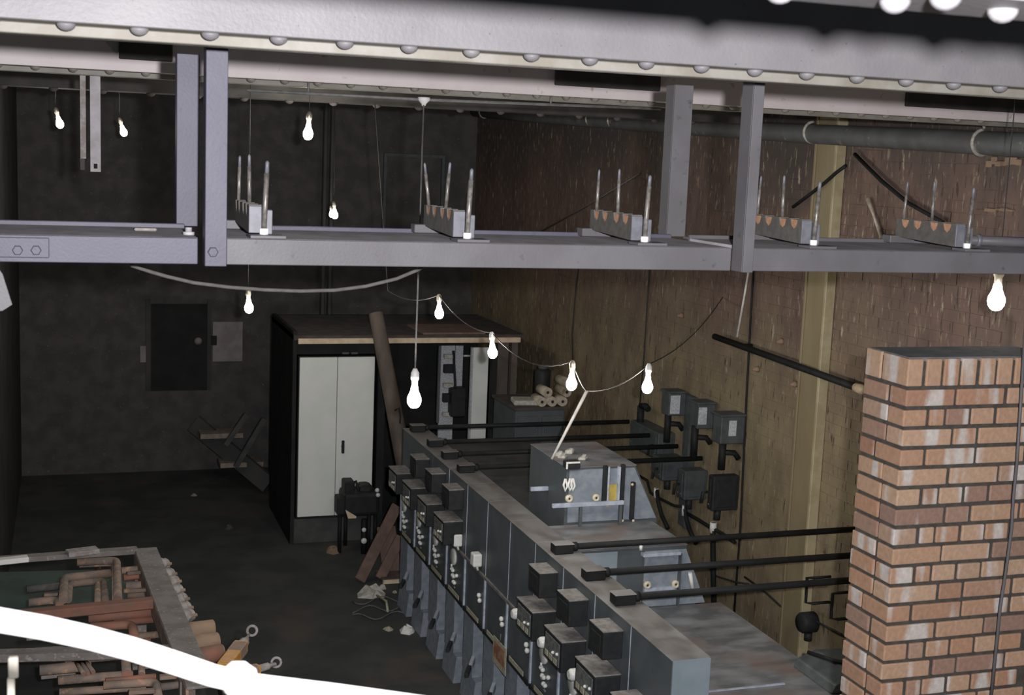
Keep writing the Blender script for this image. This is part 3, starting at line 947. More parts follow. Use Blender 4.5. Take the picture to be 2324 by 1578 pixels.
ORDN = ['nearest the camera, at the open end of the row', 'second from the near end', 'third from the near end', 'fourth from the near end', 'fifth from the near end, with a hanging card beside it', 'in the exact middle of the row', 'sixth from the far end, with a white plug box', 'with a white plug box, fourth from the far end', 'third from the far end', 'second from the far end', 'at the far end of the row, by the leaning timber']
ORDN[6] = 'with a white plug box, fifth from the far end'
CUB = []
for k in range(11):
    ya, yb = Y0S + PIT * k, Y0S + PIT * (k + 1)
    has_relay = k in (0, 1, 2, 3, 7, 8, 9, 10)
    o = thing('switchgear_cubicle', 'dark slate switchgear cubicle ' + ORDN[k], 'switchgear', (XS + .1, (ya + yb) / 2, 0), 'switchgear cubicles in the long row')
    CUB.append(o)
    g = .003
    B(XS, XS + DP, ya + g, yb - g, ZLG, ZT - .006).build('upper_panel', 'slate', o, .002)
    B(XS - .004, XS + DP, ya + g / 2, yb - g / 2, ZT - .006, ZT).build('top_plate', 'strip_top', o, .001)
    if k == 0:
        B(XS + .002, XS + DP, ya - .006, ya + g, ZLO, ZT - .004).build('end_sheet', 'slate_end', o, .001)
    B(XS - .014, XS, ya + .001, yb - .001, ZLG - .012, ZLG + .012).build('ledge_trim', 'ledge_trim', o, .002)
    B(XS + .001, XS + DP, ya + g, yb - g, ZLO, ZLG).build('lower_panel', 'slate', o, .002)
    # light seam strips at the far edge of each lower panel and thin one on the upper
    B(XS - .012, XS + .001, yb - .022, yb + .0, ZLO + .01, ZLG - .012).build('seam_strip', 'edge_strip', o, .001)
    if k in (0, 1, 2, 3, 4, 5, 6, 7):
        B(XS - .003, XS, yb - .004, yb + .002, ZLG + .015, ZT - .008).build('seam_line', 'edge_strip', o)
    B(XS - .012, XS, ya + .01, yb - .02, ZLO - .02, ZLO + .012).build('bottom_rail', 'black_case', o, .002)
    B(XS - .016, XS - .011, ya + .1, ya + .40, ZLO + .01, ZLO + .045).build('label_strip', 'cream_label', o, .001)
    # pedestal: recess, light leg plates, plinth, operating handle
    B(XS + .17, XS + DP, ya + g, yb - g, .02, ZLO - .001).build('recess_back', 'black_case', o)
    B(XS + .005, XS + .17, ya + .26, yb - .002, .22, ZLO - .021).build('leg_plate', 'slate_light', o, .003)
    MB().prism([(XS - .015, ya + .17, .0), (XS + .17, ya + .17, .0), (XS + .17, ya + .17, .22), (XS + .01, ya + .17, .22)], (0, .34, 0)).build('foot', 'slate_light', o, .003)
    hnd = MB().bar((XS - .1, ya + .06, .33), (XS - .02, ya + .24, .33), .03, .035).build('operating_handle', 'black_case', o, .004)
    MB().bar((XS - .02, ya + .22, .33), (XS + .04, ya + .30, .40), .03, .05).build('handle_bracket', 'slate_light', hnd, .004)
    if has_relay:
        # glass-fronted relay case standing on the ledge
        zr0, zr1 = ZLG + .065, ZLG + .25
        y0_, y1_ = ya + .10, ya + .40
        rc = B(XS - .155, XS, y0_, y1_, zr0, zr1).build('relay_case', 'black_case', o, .008, 2)
        B(XS - .16, XS + .0, y0_ - .004, y1_ + .004, zr1, zr1 + .01).build('case_lid', 'case_top', rc, .003)
        B(XS - .162, XS - .155, y0_ + .03, y1_ - .03, zr0 + .02, zr1 - .02).build('glass_front', 'dial_glass', rc, .002)
        for i in range(3):
            yy = y0_ + .06 + i * .075
            B(XS - .165, XS - .161, yy, yy + .05, zr0 + .025, zr0 + .06).build('name_plate', 'cream_label', rc)
        for yy, zz in ((y0_ + .05, zr0 + .1), (y0_ + .12, zr0 + .085)):
            MB().dome((XS - .162, yy, zz), (-1, 0, 0), .011, .014, 8).build('terminal', 'white_enamel', rc)
        if k < 5:
            MB().lathe((XS - .10, y1_ + .075, zr0 + .05), (-1, 0, 0), [(-.1, .03), (0, .036), (.05, .036), (.065, .025)], 12).build('white_plug', 'white_enamel', o)
        if k not in (0, 10):
            zu0, zu1 = ZLG + .345, ZLG + .505
            y0_, y1_ = ya + .10, ya + .30
            uc = B(XS - .12, XS, y0_, y1_, zu0, zu1).build('instrument_case', 'black_case', o, .006, 2)
            B(XS - .124, XS, y0_ - .003, y1_ + .003, zu1, zu1 + .008).build('case_lid', 'case_top', uc, .002)
            B(XS - .124, XS - .12, y0_ + .03, y1_ - .03, zu0 + .03, zu1 - .03).build('front_plate', 'black_case', uc, .002)
    if k in (6, 7):
        pb_ = B(XS - .07, XS, ya + .09, ya + .18, ZLG + .05, ZLG + .15).build('plug_box', 'white_enamel', o, .012, 2)
        MB().tube([(XS - .03, ya + .13, ZLG + .05), (XS - .02, ya + .13, ZLG + .015)], .01, 8).build('plug_tail', 'white_enamel', pb_)

# buttons, dials measured on the lower panels
def buttons(k, px, py):
    c = on_front(px, py)
    for dy, dz in ((.075, .045), (.045, .04), (.05, .0), (.015, .0), (-.06, .03), (.02, -.045), (-.01, -.045)):
        MB().lathe((XS + .001, c.y + dy, c.z + dz), (-1, 0, 0), [(0, .012), (.008, .016), (.020, .015), (.027, .006)], 10).build('push_button', 'white_enamel', CUB[k])
    for dy, dz in ((.09, -.03), (.055, -.06), (.02, -.085)):
        B(XS - .003, XS + .001, c.y + dy - .012, c.y + dy + .012, c.z + dz - .012, c.z + dz).build('button_label', 'cream_label', CUB[k])
for k, px, py in ((10, 921, 1186), (9, 957, 1222), (8, 993, 1264), (7, 1034, 1310), (3, 1240, 1540)):
    buttons(k, px, py)
for k, px, py in ((6, 1091, 1357), (5, 1142, 1411), (4, 1199, 1470)):
    c = on_front(px, py)
    for dz in (-.018, .016):
        MB().lathe((XS + .001, c.y + dz * .6, c.z + dz), (-1, 0, 0), [(0, .013), (.008, .019), (.022, .018), (.029, .006)], 10).build('push_button', 'white_enamel', CUB[k])
for k, px, py in ((10, 919, 1146), (9, 952, 1180), (8, 990, 1221), (7, 1031, 1264), (3, 1236, 1484), (2, 1302, 1554)):
    c = on_front(px, py)
    d = MB().lathe((XS + .001, c.y, c.z), (-1, 0, 0), [(0, .068), (.012, .068), (.018, .062), (.018, .0)], 20).build('round_meter', 'white_enamel', CUB[k])
    MB().tube([(XS - .02, c.y, c.z - .06), (XS - .02, c.y, c.z - .085)], .008, 8).build('adjuster', 'white_enamel', d)

# hanging notice card on the fifth cubicle
c0, c1 = on_front(1120, 1452, XS - .02), on_front(1150, 1455, XS - .02)
ct, cb_ = on_front(1138, 1462, XS - .02), on_front(1138, 1525, XS - .02)
nc = thing('notice_card', 'cream and red card hanging on the front of the switchgear row', 'card', (XS - .02, (c0.y + c1.y) / 2, cb_.z))
ya, yb = min(c0.y, c1.y), max(c0.y, c1.y)
B(XS - .022, XS - .017, ya, yb, cb_.z, ct.z).build('card', 'cream_label', nc)
B(XS - .0235, XS - .022, ya + .03, yb - .02, cb_.z + .05, cb_.z + .17).build('red_print', 'card_red', nc)
MB().tube([(XS - .02, (ya + yb) / 2, ct.z - .002), (XS - .016, (ya + yb) / 2, ct.z + .06)], .004, 6).build('string', 'cord_light', nc)

# rear chambers behind the front cubicles (three steps)
XD = XS + DP
def chamber(label, ya, yb, zb, zt_, xr_b, xr_t, mtop, face_x0):
    o = thing('busbar_chamber', label, 'busbar chamber', ((XD + xr_b) / 2, (ya + yb) / 2, 0))
    MB().prism([(XD + .001, ya, zb), (xr_b, ya, zb), (xr_t, ya, zt_ - .006), (XD + .001, ya, zt_ - .006)], (0, yb - ya, 0)).build('body', 'slate', o, .003)
    B(XD + .001, xr_t + .005, ya - .006, yb, zt_ - .006, zt_).build('top_sheet', mtop, o, .001)
    return o


zd2 = EZ - 2.92
d2 = chamber('low rear busbar chamber with stained top, nearest the camera', 5.0, 7.56, .0, zd2, 4.15, 4.15, 'deck_stain', 0)
B(XD + .02, XD + .75, 6.20, 6.215, zd2, zd2 + .006).build('top_seam', 'edge_strip', d2)
yB = 7.57
chB = chamber('middle rear busbar chamber with two porcelain bushings', yB, 8.147, zd2 - .4, ZT - .0, 4.06, 3.88, 'deck_stain', 0)
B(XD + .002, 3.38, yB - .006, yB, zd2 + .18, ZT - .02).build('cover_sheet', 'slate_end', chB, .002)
B(3.40, 3.56, yB - .004, yB, zd2 + .0, ZT - .02).build('dark_shutter', 'slate', chB, .002)
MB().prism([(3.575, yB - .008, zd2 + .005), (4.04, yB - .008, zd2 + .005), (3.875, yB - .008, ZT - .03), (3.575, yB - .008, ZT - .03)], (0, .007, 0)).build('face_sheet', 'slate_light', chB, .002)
B(3.575, 3.80, yB - .03, yB - .008, zd2 + .12, zd2 + .14).build('face_rail', 'edge_strip', chB, .001)
B(3.82, 3.828, yB - .05, yB - .008, zd2 + .01, ZT - .05).build('side_rib', 'slate', chB, .001)
yA = 8.19
zA = EZ - 2.10
chA = thing('busbar_chamber', 'tall rear busbar chamber with yellow label and clutter on top', 'busbar chamber', (3.6, yA + .4, 0))
MB().prism([(3.24, yA, ZT - .6), (3.95, yA, ZT - .6), (3.95, yA, ZT), (3.76, yA, zA - .006), (3.24, yA, zA - .006)], (0, .75, 0)).build('body', 'slate', chA, .003)
B(3.235, 3.765, yA - .006, yA + .75, zA - .006, zA).build('top_sheet', 'deck_stain', chA, .001)
MB().prism([(3.26, yA - .008, ZT + .004), (3.94, yA - .008, ZT + .004), (3.75, yA - .008, zA - .02), (3.26, yA - .008, zA - .02)], (0, .007, 0)).build('face_sheet', 'slate_light', chA, .002)
def bushing(parent, px, py, Y):
    c = at(px, py, Y=Y)
    c.y = Y
    o = MB().lathe(c, (0, -1, 0), [(0, .028), (.02, .028), (.028, .022), (.028, .010), (.018, .009)], 16).build('bushing', 'porcelain', parent)
    MB().dome(c - Vector((0, .018, 0)), (0, -1, 0), .008, .01, 8).build('bushing_pin', 'black_case', o)
for px, py in ((1290, 1131), (1351, 1129)):
    bushing(chA, px, py, yA - .008)
for px, py in ((1467, 1327), (1531, 1325)):
    bushing(chB, px, py, yB - .008)
a, b, c, d = rectY(1381, 1100, 1399, 1137, yA - .012)
tag(B(a, b, yA - .014, yA - .008, c, d).build('warning_label', 'yellow_label', chA), 'yellow label')
for x0, x1, y0, y1 in ((1369, 1378, 1058, 1140), (1377, 1382, 1060, 1137), (1402, 1407, 1060, 1137), (1408, 1416, 1055, 1180), (1432, 1440, 1095, 1180)):
    a, b, c, d = rectY(x0, y0, x1, y1, yA - .03)
    B(a, b, yA - .04, yA - .008, c, d).build('isolator_bar', 'edge_strip' if x1 - x0 < 6 else 'black_case', chA, .002)
for px, py in ((1378, 1148), (1407, 1147), (1413, 1182), (1437, 1182), (1435, 1100)):
    p = at(px, py, Y=yA - .045)
    MB().dome(p, (0, -1, 0), .011, .012, 8).build('terminal_nut', 'roof_batten', chA)
a = at(1566, 1300, Y=yB - .03); b = at(1572, 1338, Y=yB - .03)
MB().tube([a, b], .014, 10).build('fuse_tube', 'white_enamel', chB)
for px in (1560, 1575):
    p = at(px, 1385, Y=yB - .012)
    MB().dome(p, (0, -1, 0), .010, .012, 8).build('terminal_nut', 'roof_batten', chB)
a, b, c, d = rectY(1460, 1240, 1545, 1262, yB - .05)
B(a, b, yB - .06, yB - .01, c, c + .02).build('face_rail', 'edge_strip', chB, .001)
p = at(1455, 1239, Y=yB - .05)
MB().tube([p, p + Vector((0, 0, -.03))], .011, 8).build('white_pin', 'white_enamel', chB)
# pale cross rails between strip and tall chamber
for lab, (x0, y0, x1, y1), Y in (('pale blue cross rail spanning in front of the tall chamber', (1200, 1150, 1415, 1142), yA - .10), ('short pale blue cross rail left of the tall chamber', (1163, 1112, 1242, 1109), yA + .35)):
    a, b = at(x0, y0, Y=Y), at(x1, y1, Y=Y)
    a.x = XD - .0
    z = (a.z + b.z) / 2
    crl = thing('cross_rail', lab, 'rail', ((a.x + b.x) / 2, Y, z))
    if Y < yA:
        for fx in (a.x + .2, a.x + .5):
            B(fx, fx + .02, Y - .01, Y + .01, ZT, z - .014).build('foot', 'slate', crl)
    (B(a.x, max(b.x, 3.24) if Y > yA else b.x, Y - .012, Y + .012, z - .014, z + .014).build('bar', 'edge_strip', crl, .002))
bx = B(XD + .001, 3.228, yA + .0, 11.4, .0, ZT - .35).build('busbar_trough', 'slate')
tag(bx, 'dark trough behind the far half of the switchgear row', 'trough')
# far rear chamber row behind the trough with grey window panels
fr = thing('busbar_chamber', 'dark far rear chamber with rows of grey window panels', 'busbar chamber', (3.7, 10, 0))
B(3.24, 4.15, 9.0, 11.4, 0, ZT - .12).build('body', 'kiosk_plinth', fr, .004)
for i in range(4):
    for j in range(2):
        y = 9.1 + i * .55
        B(3.232, 3.24, y, y + .3, ZT - .42 - j * .0 + (-.0), ZT - .17).build('window_panel', 'meter_case', fr) if j == 0 else B(3.3 + i * .2, 3.44 + i * .2, 8.992, 9.0, ZT - .55, ZT - .25).build('window_panel', 'slate_light', fr)
# clutter on top of the tall chamber
def small(name, label, cat, px, py, Z, fn):
    p = at(px, py, Z=Z)
    o = thing(name, label, cat, (p.x, p.y, Z))
    fn(o, Vector((p.x, p.y, Z)))
    return o
small('relay_box', 'small black box with a white corner on the tall chamber', 'box', 1297, 1062, zA, lambda o, p: (B(p.x - .05, p.x + .05, p.y - .04, p.y + .04, p.z, p.z + .05).build('case', 'black_case', o, .004), B(p.x - .056, p.x + .045, p.y - .044, p.y - .038, p.z + .04, p.z + .052).build('white_edge', 'white_enamel', o), B(p.x - .056, p.x - .044, p.y - .044, p.y - .038, p.z + .002, p.z + .04).build('white_edge', 'white_enamel', o)))
for i, (px, py) in enumerate(((1276, 1040), (1292, 1030), (1322, 1044), (1268, 1036))):
    lab = ['white crumpled scrap left on the tall chamber', 'pale scrap at the back of the tall chamber', 'white scrap at the right on the tall chamber', 'tiny white scrap by the foot of the pale stick'][i]
    def f(o, p, i=i):
        MB().prism([(p.x - .04, p.y - .01, p.z), (p.x + .01, p.y - .03, p.z), (p.x + .045, p.y + .015, p.z), (p.x, p.y + .035, p.z)], (0, .0, .02 + .01 * (i % 2))).build('scrap', 'paper', o, .005)
        MB().prism([(p.x - .02, p.y - .02, p.z + .02), (p.x + .015, p.y - .01, p.z + .02), (p.x, p.y + .02, p.z + .02)], (.01, 0, .02)).build('fold', 'paper', o)
    small('paper_scrap', lab, 'paper', px, py, zA, f)
def white_loops(o, p):
    for dx in (-.02, .015, .035):
        pts = [p + Vector((dx, -.01, .0)), p + Vector((dx - .015, -.02, -.04)), p + Vector((dx - .002, -.02, -.085)), p + Vector((dx + .014, -.02, -.05)), p + Vector((dx + .002, -.01, -.002))]
        MB().tube(pts, .008, 8).build('loop', 'white_enamel', o)
pq = at(1288, 1086, Y=yA - .02)
wl = thing('cord_bundle', 'bundle of white cord loops hanging on the tall chamber', 'cord', tuple(pq))
white_loops(wl, pq)
# pale leaning stick
a, b = at(1252, 1046, Y=yA + .2), at(1332, 888, Y=yA + .2)
a.z = zA + .012
o = MB().tube([a, b], [.009, .013], 10).build('pale_stick', 'stick_pale')
tag(o, 'long pale stick leaning up from the tall chamber towards a bulb', 'stick')
# far shelf cupboard behind with rolls on it
sx0, sx1, sz0, sz1 = rectY(1135, 900, 1280, 1000, 12.0)
fc = thing('store_cupboard', 'dark blue-grey cupboard by the wall, carrying pale rolls', 'cupboard', ((sx0 + sx1) / 2, 12.2, 0))
sx1 = min(sx1, XW - .05)
sx0 += .16
B(sx0, sx1, 12.0, 12.7, 0, sz1 - .14).build('body', 'slate', fc, .004)
B(sx0 - .02, sx1, 11.97, 12.72, sz1 - .14, sz1 - .11).build('top_board', 'roof_top', fc, .003)
for i in range(2):
    w2 = (sx1 - sx0) / 2
    dd = B(sx0 + i * w2 + .02, sx0 + (i + 1) * w2 - .02, 11.985, 12.0, .1, sz1 - .2).build('door', 'slate', fc, .003)
    MB().dome((sx0 + w2 + (-.06 if i == 0 else .06), 11.985, 1.5), (0, -1, 0), .015, .02, 8).build('knob', 'zinc', dd)
ztc = sz1 - .11
for i, (dx, dz) in enumerate(((0, 0), (.11, 0), (.22, 0), (.055, .095), (.26, .15), (.26, .06))):
    p = at(1222, 930, Y=12.1)
    lab = ['pale roll lying leftmost on the blue-grey cupboard', 'pale roll second from left on the blue-grey cupboard', 'pale roll third from left on the blue-grey cupboard', 'pale roll resting on two others on the blue-grey cupboard', 'topmost pale roll at the right of the pile', 'pale roll under the topmost at the right of the pile'][i]
    z = ztc + .05 + (dz if i != 5 else .095) + (.04 if i == 4 else 0)
    x = p.x + dx
    o = thing('pale_roll', lab, 'roll', (x, 12.1, z - .05), 'pale rolls on the cupboard')
    MB().lathe((x, 12.0, z), (0, 1, 0), [(0, .05), (.22, .05)], 14).build('roll', 'rolls', o)
    MB().lathe((x, 11.998, z), (0, 1, 0), [(0, .016), (.004, .016)], 10).build('core', 'black_case', o)
p = at(1233, 910, Y=12.35)
o = thing('dark_canister', 'dark canister standing behind the pale rolls', 'canister', (p.x, 12.4, ztc))
MB().lathe((p.x, 12.4, ztc), (0, 0, 1), [(0, .08), (.3, .08), (.32, .06)], 14).build('body', 'black_case', o)
MB().lathe((p.x, 12.4, ztc + .32), (0, 0, 1), [(0, .05), (.03, .05)], 12).build('lid', 'kiosk_plinth', o)
p = at(1190, 905, Y=12.2)
o = MB().prism([(p.x - .14, 12.1, ztc), (p.x + .12, 12.06, ztc), (p.x + .14, 12.3, ztc), (p.x - .1, 12.34, ztc)], (0, 0, .05)).build('paper_bundle', 'paper', None, .01)
tag(o, 'crumpled pale paper bundle on the blue-grey cupboard', 'paper')

# black pipes crossing from the cubicles to the wall
PIP = [(970, 967, 1450, 955, 'topmost'), (1003, 1000, 1514, 984, 'second from the top'), (1014, 1028, 1571, 1013, 'third from the top'), (1053, 1058, 1637, 1048, 'fourth from the top, just above the tall chamber'),
       (1272, 1238, 1930, 1200, 'fifth from the top, longest one nearest the tall chamber'), (1335, 1297, 1905, 1257, 'sixth from the top'), (1405, 1352, 1905, 1322, 'lowest and nearest of all')]
for i, (x0, y0, x1, y1, lab) in enumerate(PIP):
    s = at(x0, y0, Z=ZT + .05)
    y = s.y
    xs_ = XS + .10
    rr = .021
    o = thing('busbar_pipe', 'black pipe crossing to the wall, ' + lab, 'pipe', (xs_, y, ZT), 'black pipes crossing to the wall')
    B(xs_ - .075, xs_ + .055, y - .045, y + .045, ZT + .001, ZT + .062).build('end_box', 'black_pipe', o, .006)
    B(xs_ - .077, xs_ + .057, y - .047, y + .047, ZT + .062, ZT + .067).build('box_lid', 'strip_top', o, .002)
    xe = XW - .006 if i >= 4 else XW - .12
    MB().tube([(xs_ + .05, y, ZT + .036), (xe, y, ZT + .036)], rr, 12).build('pipe', 'black_pipe', o)
    MB().lathe((xs_ + .06, y, ZT + .036), (1, 0, 0), [(0, .03), (.03, .03), (.035, .022)], 10).build('gland_nut', 'black_pipe', o)

# dark lump and box on the low chamber by the pillar
p = at(1845, 1500, Z=zd2)
q = at(1838, 1530, Z=zd2)
o = thing('cable_box', 'dark low cable box on the low chamber beside the pillar', 'box', (q.x, q.y, zd2))
qa, qb = at(1790, 1500, Z=zd2), at(1905, 1500, Z=zd2)
MB().prism([(qa.x - .03, q.y - .3, zd2 + .001), (qb.x, q.y - .3, zd2 + .001), (qb.x, q.y - .3, zd2 + .09), (qa.x + .12, q.y - .3, zd2 + .10), (qa.x, q.y - .3, zd2 + .055)], (0, .42, 0)).build('case', 'meter_case', o, .01, 2)
MB().tube([(qa.x + .06, q.y + .1, zd2 + .09), (qa.x + .1, q.y - .1, zd2 + .115), (qb.x, q.y - .25, zd2 + .10)], .012, 8).build('cable', 'black_pipe', o)

# ================================================================== KIOSK, CUPBOARD AND FAR END
YK = 13.5
kx0, kx1 = 2.20, 4.69
zk = EZ - 2.0
ks = thing('kiosk', 'dark open-fronted kiosk with a pale batten along its roof edge', 'kiosk', ((kx0 + kx1) / 2, YK, 0))
B(kx0 - .0, kx0 + .04, YK + .0, 15.0, .0, zk + .12).build('side_wall', 'kiosk_dark', ks)
B(kx0, kx1, 15.0, 15.05, 0, zk + .1).build('rear_wall', 'kiosk_dark', ks)
B(kx0, kx1 + .05, YK - .05, 15.05, zk + .03, zk + .08).build('roof', 'roof_top', ks)
B(at(674, 776, Y=YK).x, kx1, YK - .09, YK - .05, zk - .005, zk + .05).build('roof_batten', 'roof_batten', ks, .004)
B(3.6, 4.3, YK - .02, 14.2, zk + .08, zk + .10).build('roof_board', 'timber_red', ks)
B(kx0 + .04, 3.12, YK + .02, YK + .06, zk - .13, zk + .03).build('lintel', 'kiosk_dark', ks)
B(kx0 + .04, 3.14, YK + .02, YK + .5, 0.0, .27).build('plinth', 'kiosk_plinth', ks, .004)
B(3.12, 3.2, YK, YK + .08, 0, zk + .03).build('jamb', 'kiosk_dark', ks)
B(4.62, 4.69, YK, YK + .08, 0, zk + .03).build('jamb', 'timber_dark', ks)
B(4.40, 4.46, YK, YK + .08, 0, zk + .03).build('jamb', 'kiosk_dark', ks)
B(4.46, 4.62, YK + .1, YK + .14, 0, zk + .03).build('infill', 'timber_dark', ks)
# steel cupboard
x0, x1, zl_, zh_ = 2.275, 3.078, EZ - 3.89, EZ - 2.163
cp = thing('steel_cupboard', 'tall pale grey double-door steel cupboard in the kiosk', 'cupboard', ((x0 + x1) / 2, YK, zl_))
B(x0 - .01, x1 + .01, YK + .03, YK + .45, zl_ - .03, zh_ + .01).build('carcass', 'kiosk_dark', cp)
xm = (x0 + x1) / 2
B(x0, xm - .003, YK - .0, YK + .029, zl_, zh_).build('door', 'cupboard_door', cp, .003)
d2_ = B(xm + .003, x1, YK - .0, YK + .029, zl_, zh_).build('door', 'cupboard_door', cp, .003)
MB().bar((xm + .07, YK - .03, EZ - 3.20), (xm + .07, YK - .03, EZ - 3.06), .03, .02, (0, 1, 0)).build('handle', 'black_case', d2_, .004)
MB().tube([(xm + .07, YK - .028, EZ - 3.13), (xm + .07, YK, EZ - 3.13)], .016, 8).build('handle_boss', 'zinc', d2_)
for px in (785, 805):
    p = at(px, 803, Y=YK)
    B(p.x - .035, p.x + .035, YK + .012, YK + .019, p.z - .008, p.z + .014).build('name_plate', 'meter_case', cp)
# pale door leaf and open panels in the right opening
a, b, c, d = rectY(1067, 785, 1106, 992, YK + .2)
dl = thing('pale_door_leaf', 'tall pale door leaf standing in the kiosk opening', 'door', ((a + b) / 2, YK + .2, c))
B(a, b, YK + .2, YK + .24, .9, d - .02).build('leaf', 'cupboard_door', dl, .003)
B(a + .0, a + .02, YK + .19, YK + .2, .9, d - .02).build('edge_strip', 'meter_face', dl)
B(a, b, YK + .2, YK + .24, .0, .9).build('lower_leaf', 'kiosk_plinth', dl)
a, b, c, d = rectY(998, 785, 1030, 958, YK + .5)
pf = thing('fuse_panel', 'narrow upright panel with white fuses and cables inside the kiosk', 'panel', ((a + b) / 2, YK + .5, c))
B(a, b, YK + .5, YK + .54, .0, d).build('backboard', 'meter_face', pf)
B(a - .03, a, YK + .48, YK + .52, c, d).build('edge_strip', 'zinc', pf)
for i in range(5):
    z = c + (d - c) * (.08 + .19 * i)
    B(a + .03, b - .02, YK + .44, YK + .5, z, z + (.05 + .05 * (i % 2))).build('fuse', 'black_case' if i % 2 else 'paper', pf, .006)
MB().tube([((a + b) / 2 + .05, YK + .45, d - .05), ((a + b) / 2 + .08, YK + .43, (c + d) / 2), ((a + b) / 2 + .03, YK + .45, c + .1)], .015, 8).build('cable', 'black_case', pf)
a2, b2_, c2, d2z = rectY(1033, 785, 1050, 880, YK + .5)
B(a2, b2_, YK + .5, YK + .53, c2, d2z).build('side_strip', 'meter_face', pf)
a2, b2_, c2, d2z = rectY(1022, 880, 1055, 945, YK + .4)
B(a2, b2_, YK + .35, YK + .5, c2, d2z).build('relay_case', 'black_case', pf, .01)
p = at(1052, 808, Y=YK + .45)
MB().tube([p, p + Vector((.08, 0, 0))], .012, 8).build('pale_peg', 'cap_white', pf)

# leaning round timber
a, b = at(853, 712, Y=13.2), at(905, 985, Y=12.7)
d = (b - a)
b2p = a + d * ((0.02 - a.z) / d.z)
lt = thing('leaning_timber', 'thick round timber leaning against the kiosk roof', 'timber', (b2p.x, b2p.y, 0))
MB().tube([a, a.lerp(b2p, .5), b2p], [.075, .085, .09], 14).build('pole', 'timber_dark', lt)
MB().lathe(a, (a - b2p), [(-.002, .074), (.004, .06)], 14).build('cut_end', 'timber_red', lt)
p = at(900, 945, Y=12.68)
MB().tube([p + Vector((-.02, 0, .06)), p + Vector((.02, -.02, .09)), p + Vector((.035, -.02, .0)), p + Vector((.03, 0, -.2))], .009, 8).build('rope_loop', 'black_case', lt)

# doorway, sign, notices, steps at the far left
a, b, c, d = rectY(342, 690, 470, 886, YB)
dr = B(a, b, YB - .02, YB, c, d).build('door_1', 'kiosk_dark')
tag(dr, 'black doorway in the far wall', kind='structure')
B(a - .06, a, YB - .03, YB, c, d + .06).build('door_frame', 'wall_dark', dr)
B(b, b + .05, YB - .03, YB, c, d + .06).build('door_frame', 'wall_dark', dr)
a, b, c, d = rectY(482, 730, 550, 820, YB)
sg = thing('pale_board', 'pale square board on the dark far wall beside the doorway', 'board', ((a + b) / 2, YB - .03, c))
B(a, b, YB - .035, YB - .003, c, d).build('board', 'plaster_pale', sg, .004)
B(a - .02, a + .05, YB - .06, YB - .035, c + .22, c + .34).build('clip', 'kiosk_dark', sg)
a, b, c, d = rectY(318, 785, 340, 822, YB)
ns = thing('pale_notice', 'small pale strip left of the black doorway', 'notice', ((a + b) / 2, YB - .02, c))
B(a, b, YB - .025, YB - .003, c, d).build('sheet', 'plaster_pale', ns)
B(b - .03, b, YB - .02, YB - .003, d, d + .12).build('tab', 'plaster_pale', ns)
p = at(450, 775, Y=YB - .1)
o = MB().lathe(p, (0, -1, 0), [(0, .05), (.03, .05), (.05, .03), (.06, .01)], 10).build('door_bracket', 'plaster_pale')
tag(o, 'small pale fitting on the black doorway', 'fitting')
o.location.y = .04
# steps
stp = thing('wooden_steps', 'dark wooden steps with pale treads left of the kiosk', 'steps', (1.9, 15.6, 0))
YS = 15.6
for i, (px0, py0, px1) in enumerate(((455, 990, 552), (500, 1056, 598))):
    a_ = at(px0, py0, Y=YS); b_ = at(px1, py0, Y=YS)
    B(a_.x, b_.x, YS, YS + .3, a_.z - .04, a_.z + .02).build('tread', 'step_tread', stp, .004)
a_, b_ = at(440, 960, Y=YS + .35), at(610, 1100, Y=YS - .1)
MB().bar(a_, b_, .06, .22).build('stringer', 'wall_dark', stp)
for q0, q1 in (((600, 950), (535, 1060)), ((560, 940), (512, 1010))):
    MB().bar(at(*q0, Y=YS - .1), at(*q1, Y=YS - .1), .05, .06).build('handrail', 'kiosk_plinth', stp)
# horizontal dim boards on the left side wall (stacked timbers)
lw = B(-.9, -.6, 9.0, YB, 0, EZ + 1.5).build('wall_left', 'wall_dark')
tag(lw, 'dark left-hand partition wall', kind='structure')
lw.location.x = -.0

# sagging hose
pts = [at(x, y, Y=3.93) for x, y in ((300, 604), (345, 618), (380, 628), (440, 642), (520, 652), (600, 658), (680, 661), (760, 659), (830, 650), (900, 633), (950, 612), (985, 590))]
pts = [Vector((pts[0].x - .04, 3.93, zt - .014))] + pts + [Vector((pts[-1].x + .03, 3.93, zt - .014))]
sh = MB().tube(pts, .0058, 10).build('sagging_hose', 'cleat_block')
tag(sh, 'grey hose sagging in a long curve below the steel beam', 'hose')
# vertical dim conduit pair far behind
for lab, px in (('faint dark vertical pipe behind the second bulb row', 741), ('faint dark vertical pipe right of its twin, far back', 757)):
    a, b = at(px, 250, Y=15.4), at(px - 6, 640, Y=15.4)
    tag(MB().tube([Vector((a.x, a.y, EZ + 1.5)), Vector((a.x, a.y, 0.0))], .025, 8).build('far_pipe', 'wall_dark'), lab, 'pipe')
# dim far frame (rectangular trunking outline) behind
a, b, c, d = rectY(870, 350, 1008, 520, YB - .05)
ff = thing('wall_frame', 'faint dark rectangular frame on the far wall behind the second cleat', 'frame', ((a + b) / 2, YB - .05, c))
for q in ((a, b, d - .04, d), (b - .04, b, c, d - .04), (a, a + .04, c, d - .04)):
    B(q[0], q[1], YB - .05, YB, q[2], q[3]).build('frame_bar', 'meter_case', ff)

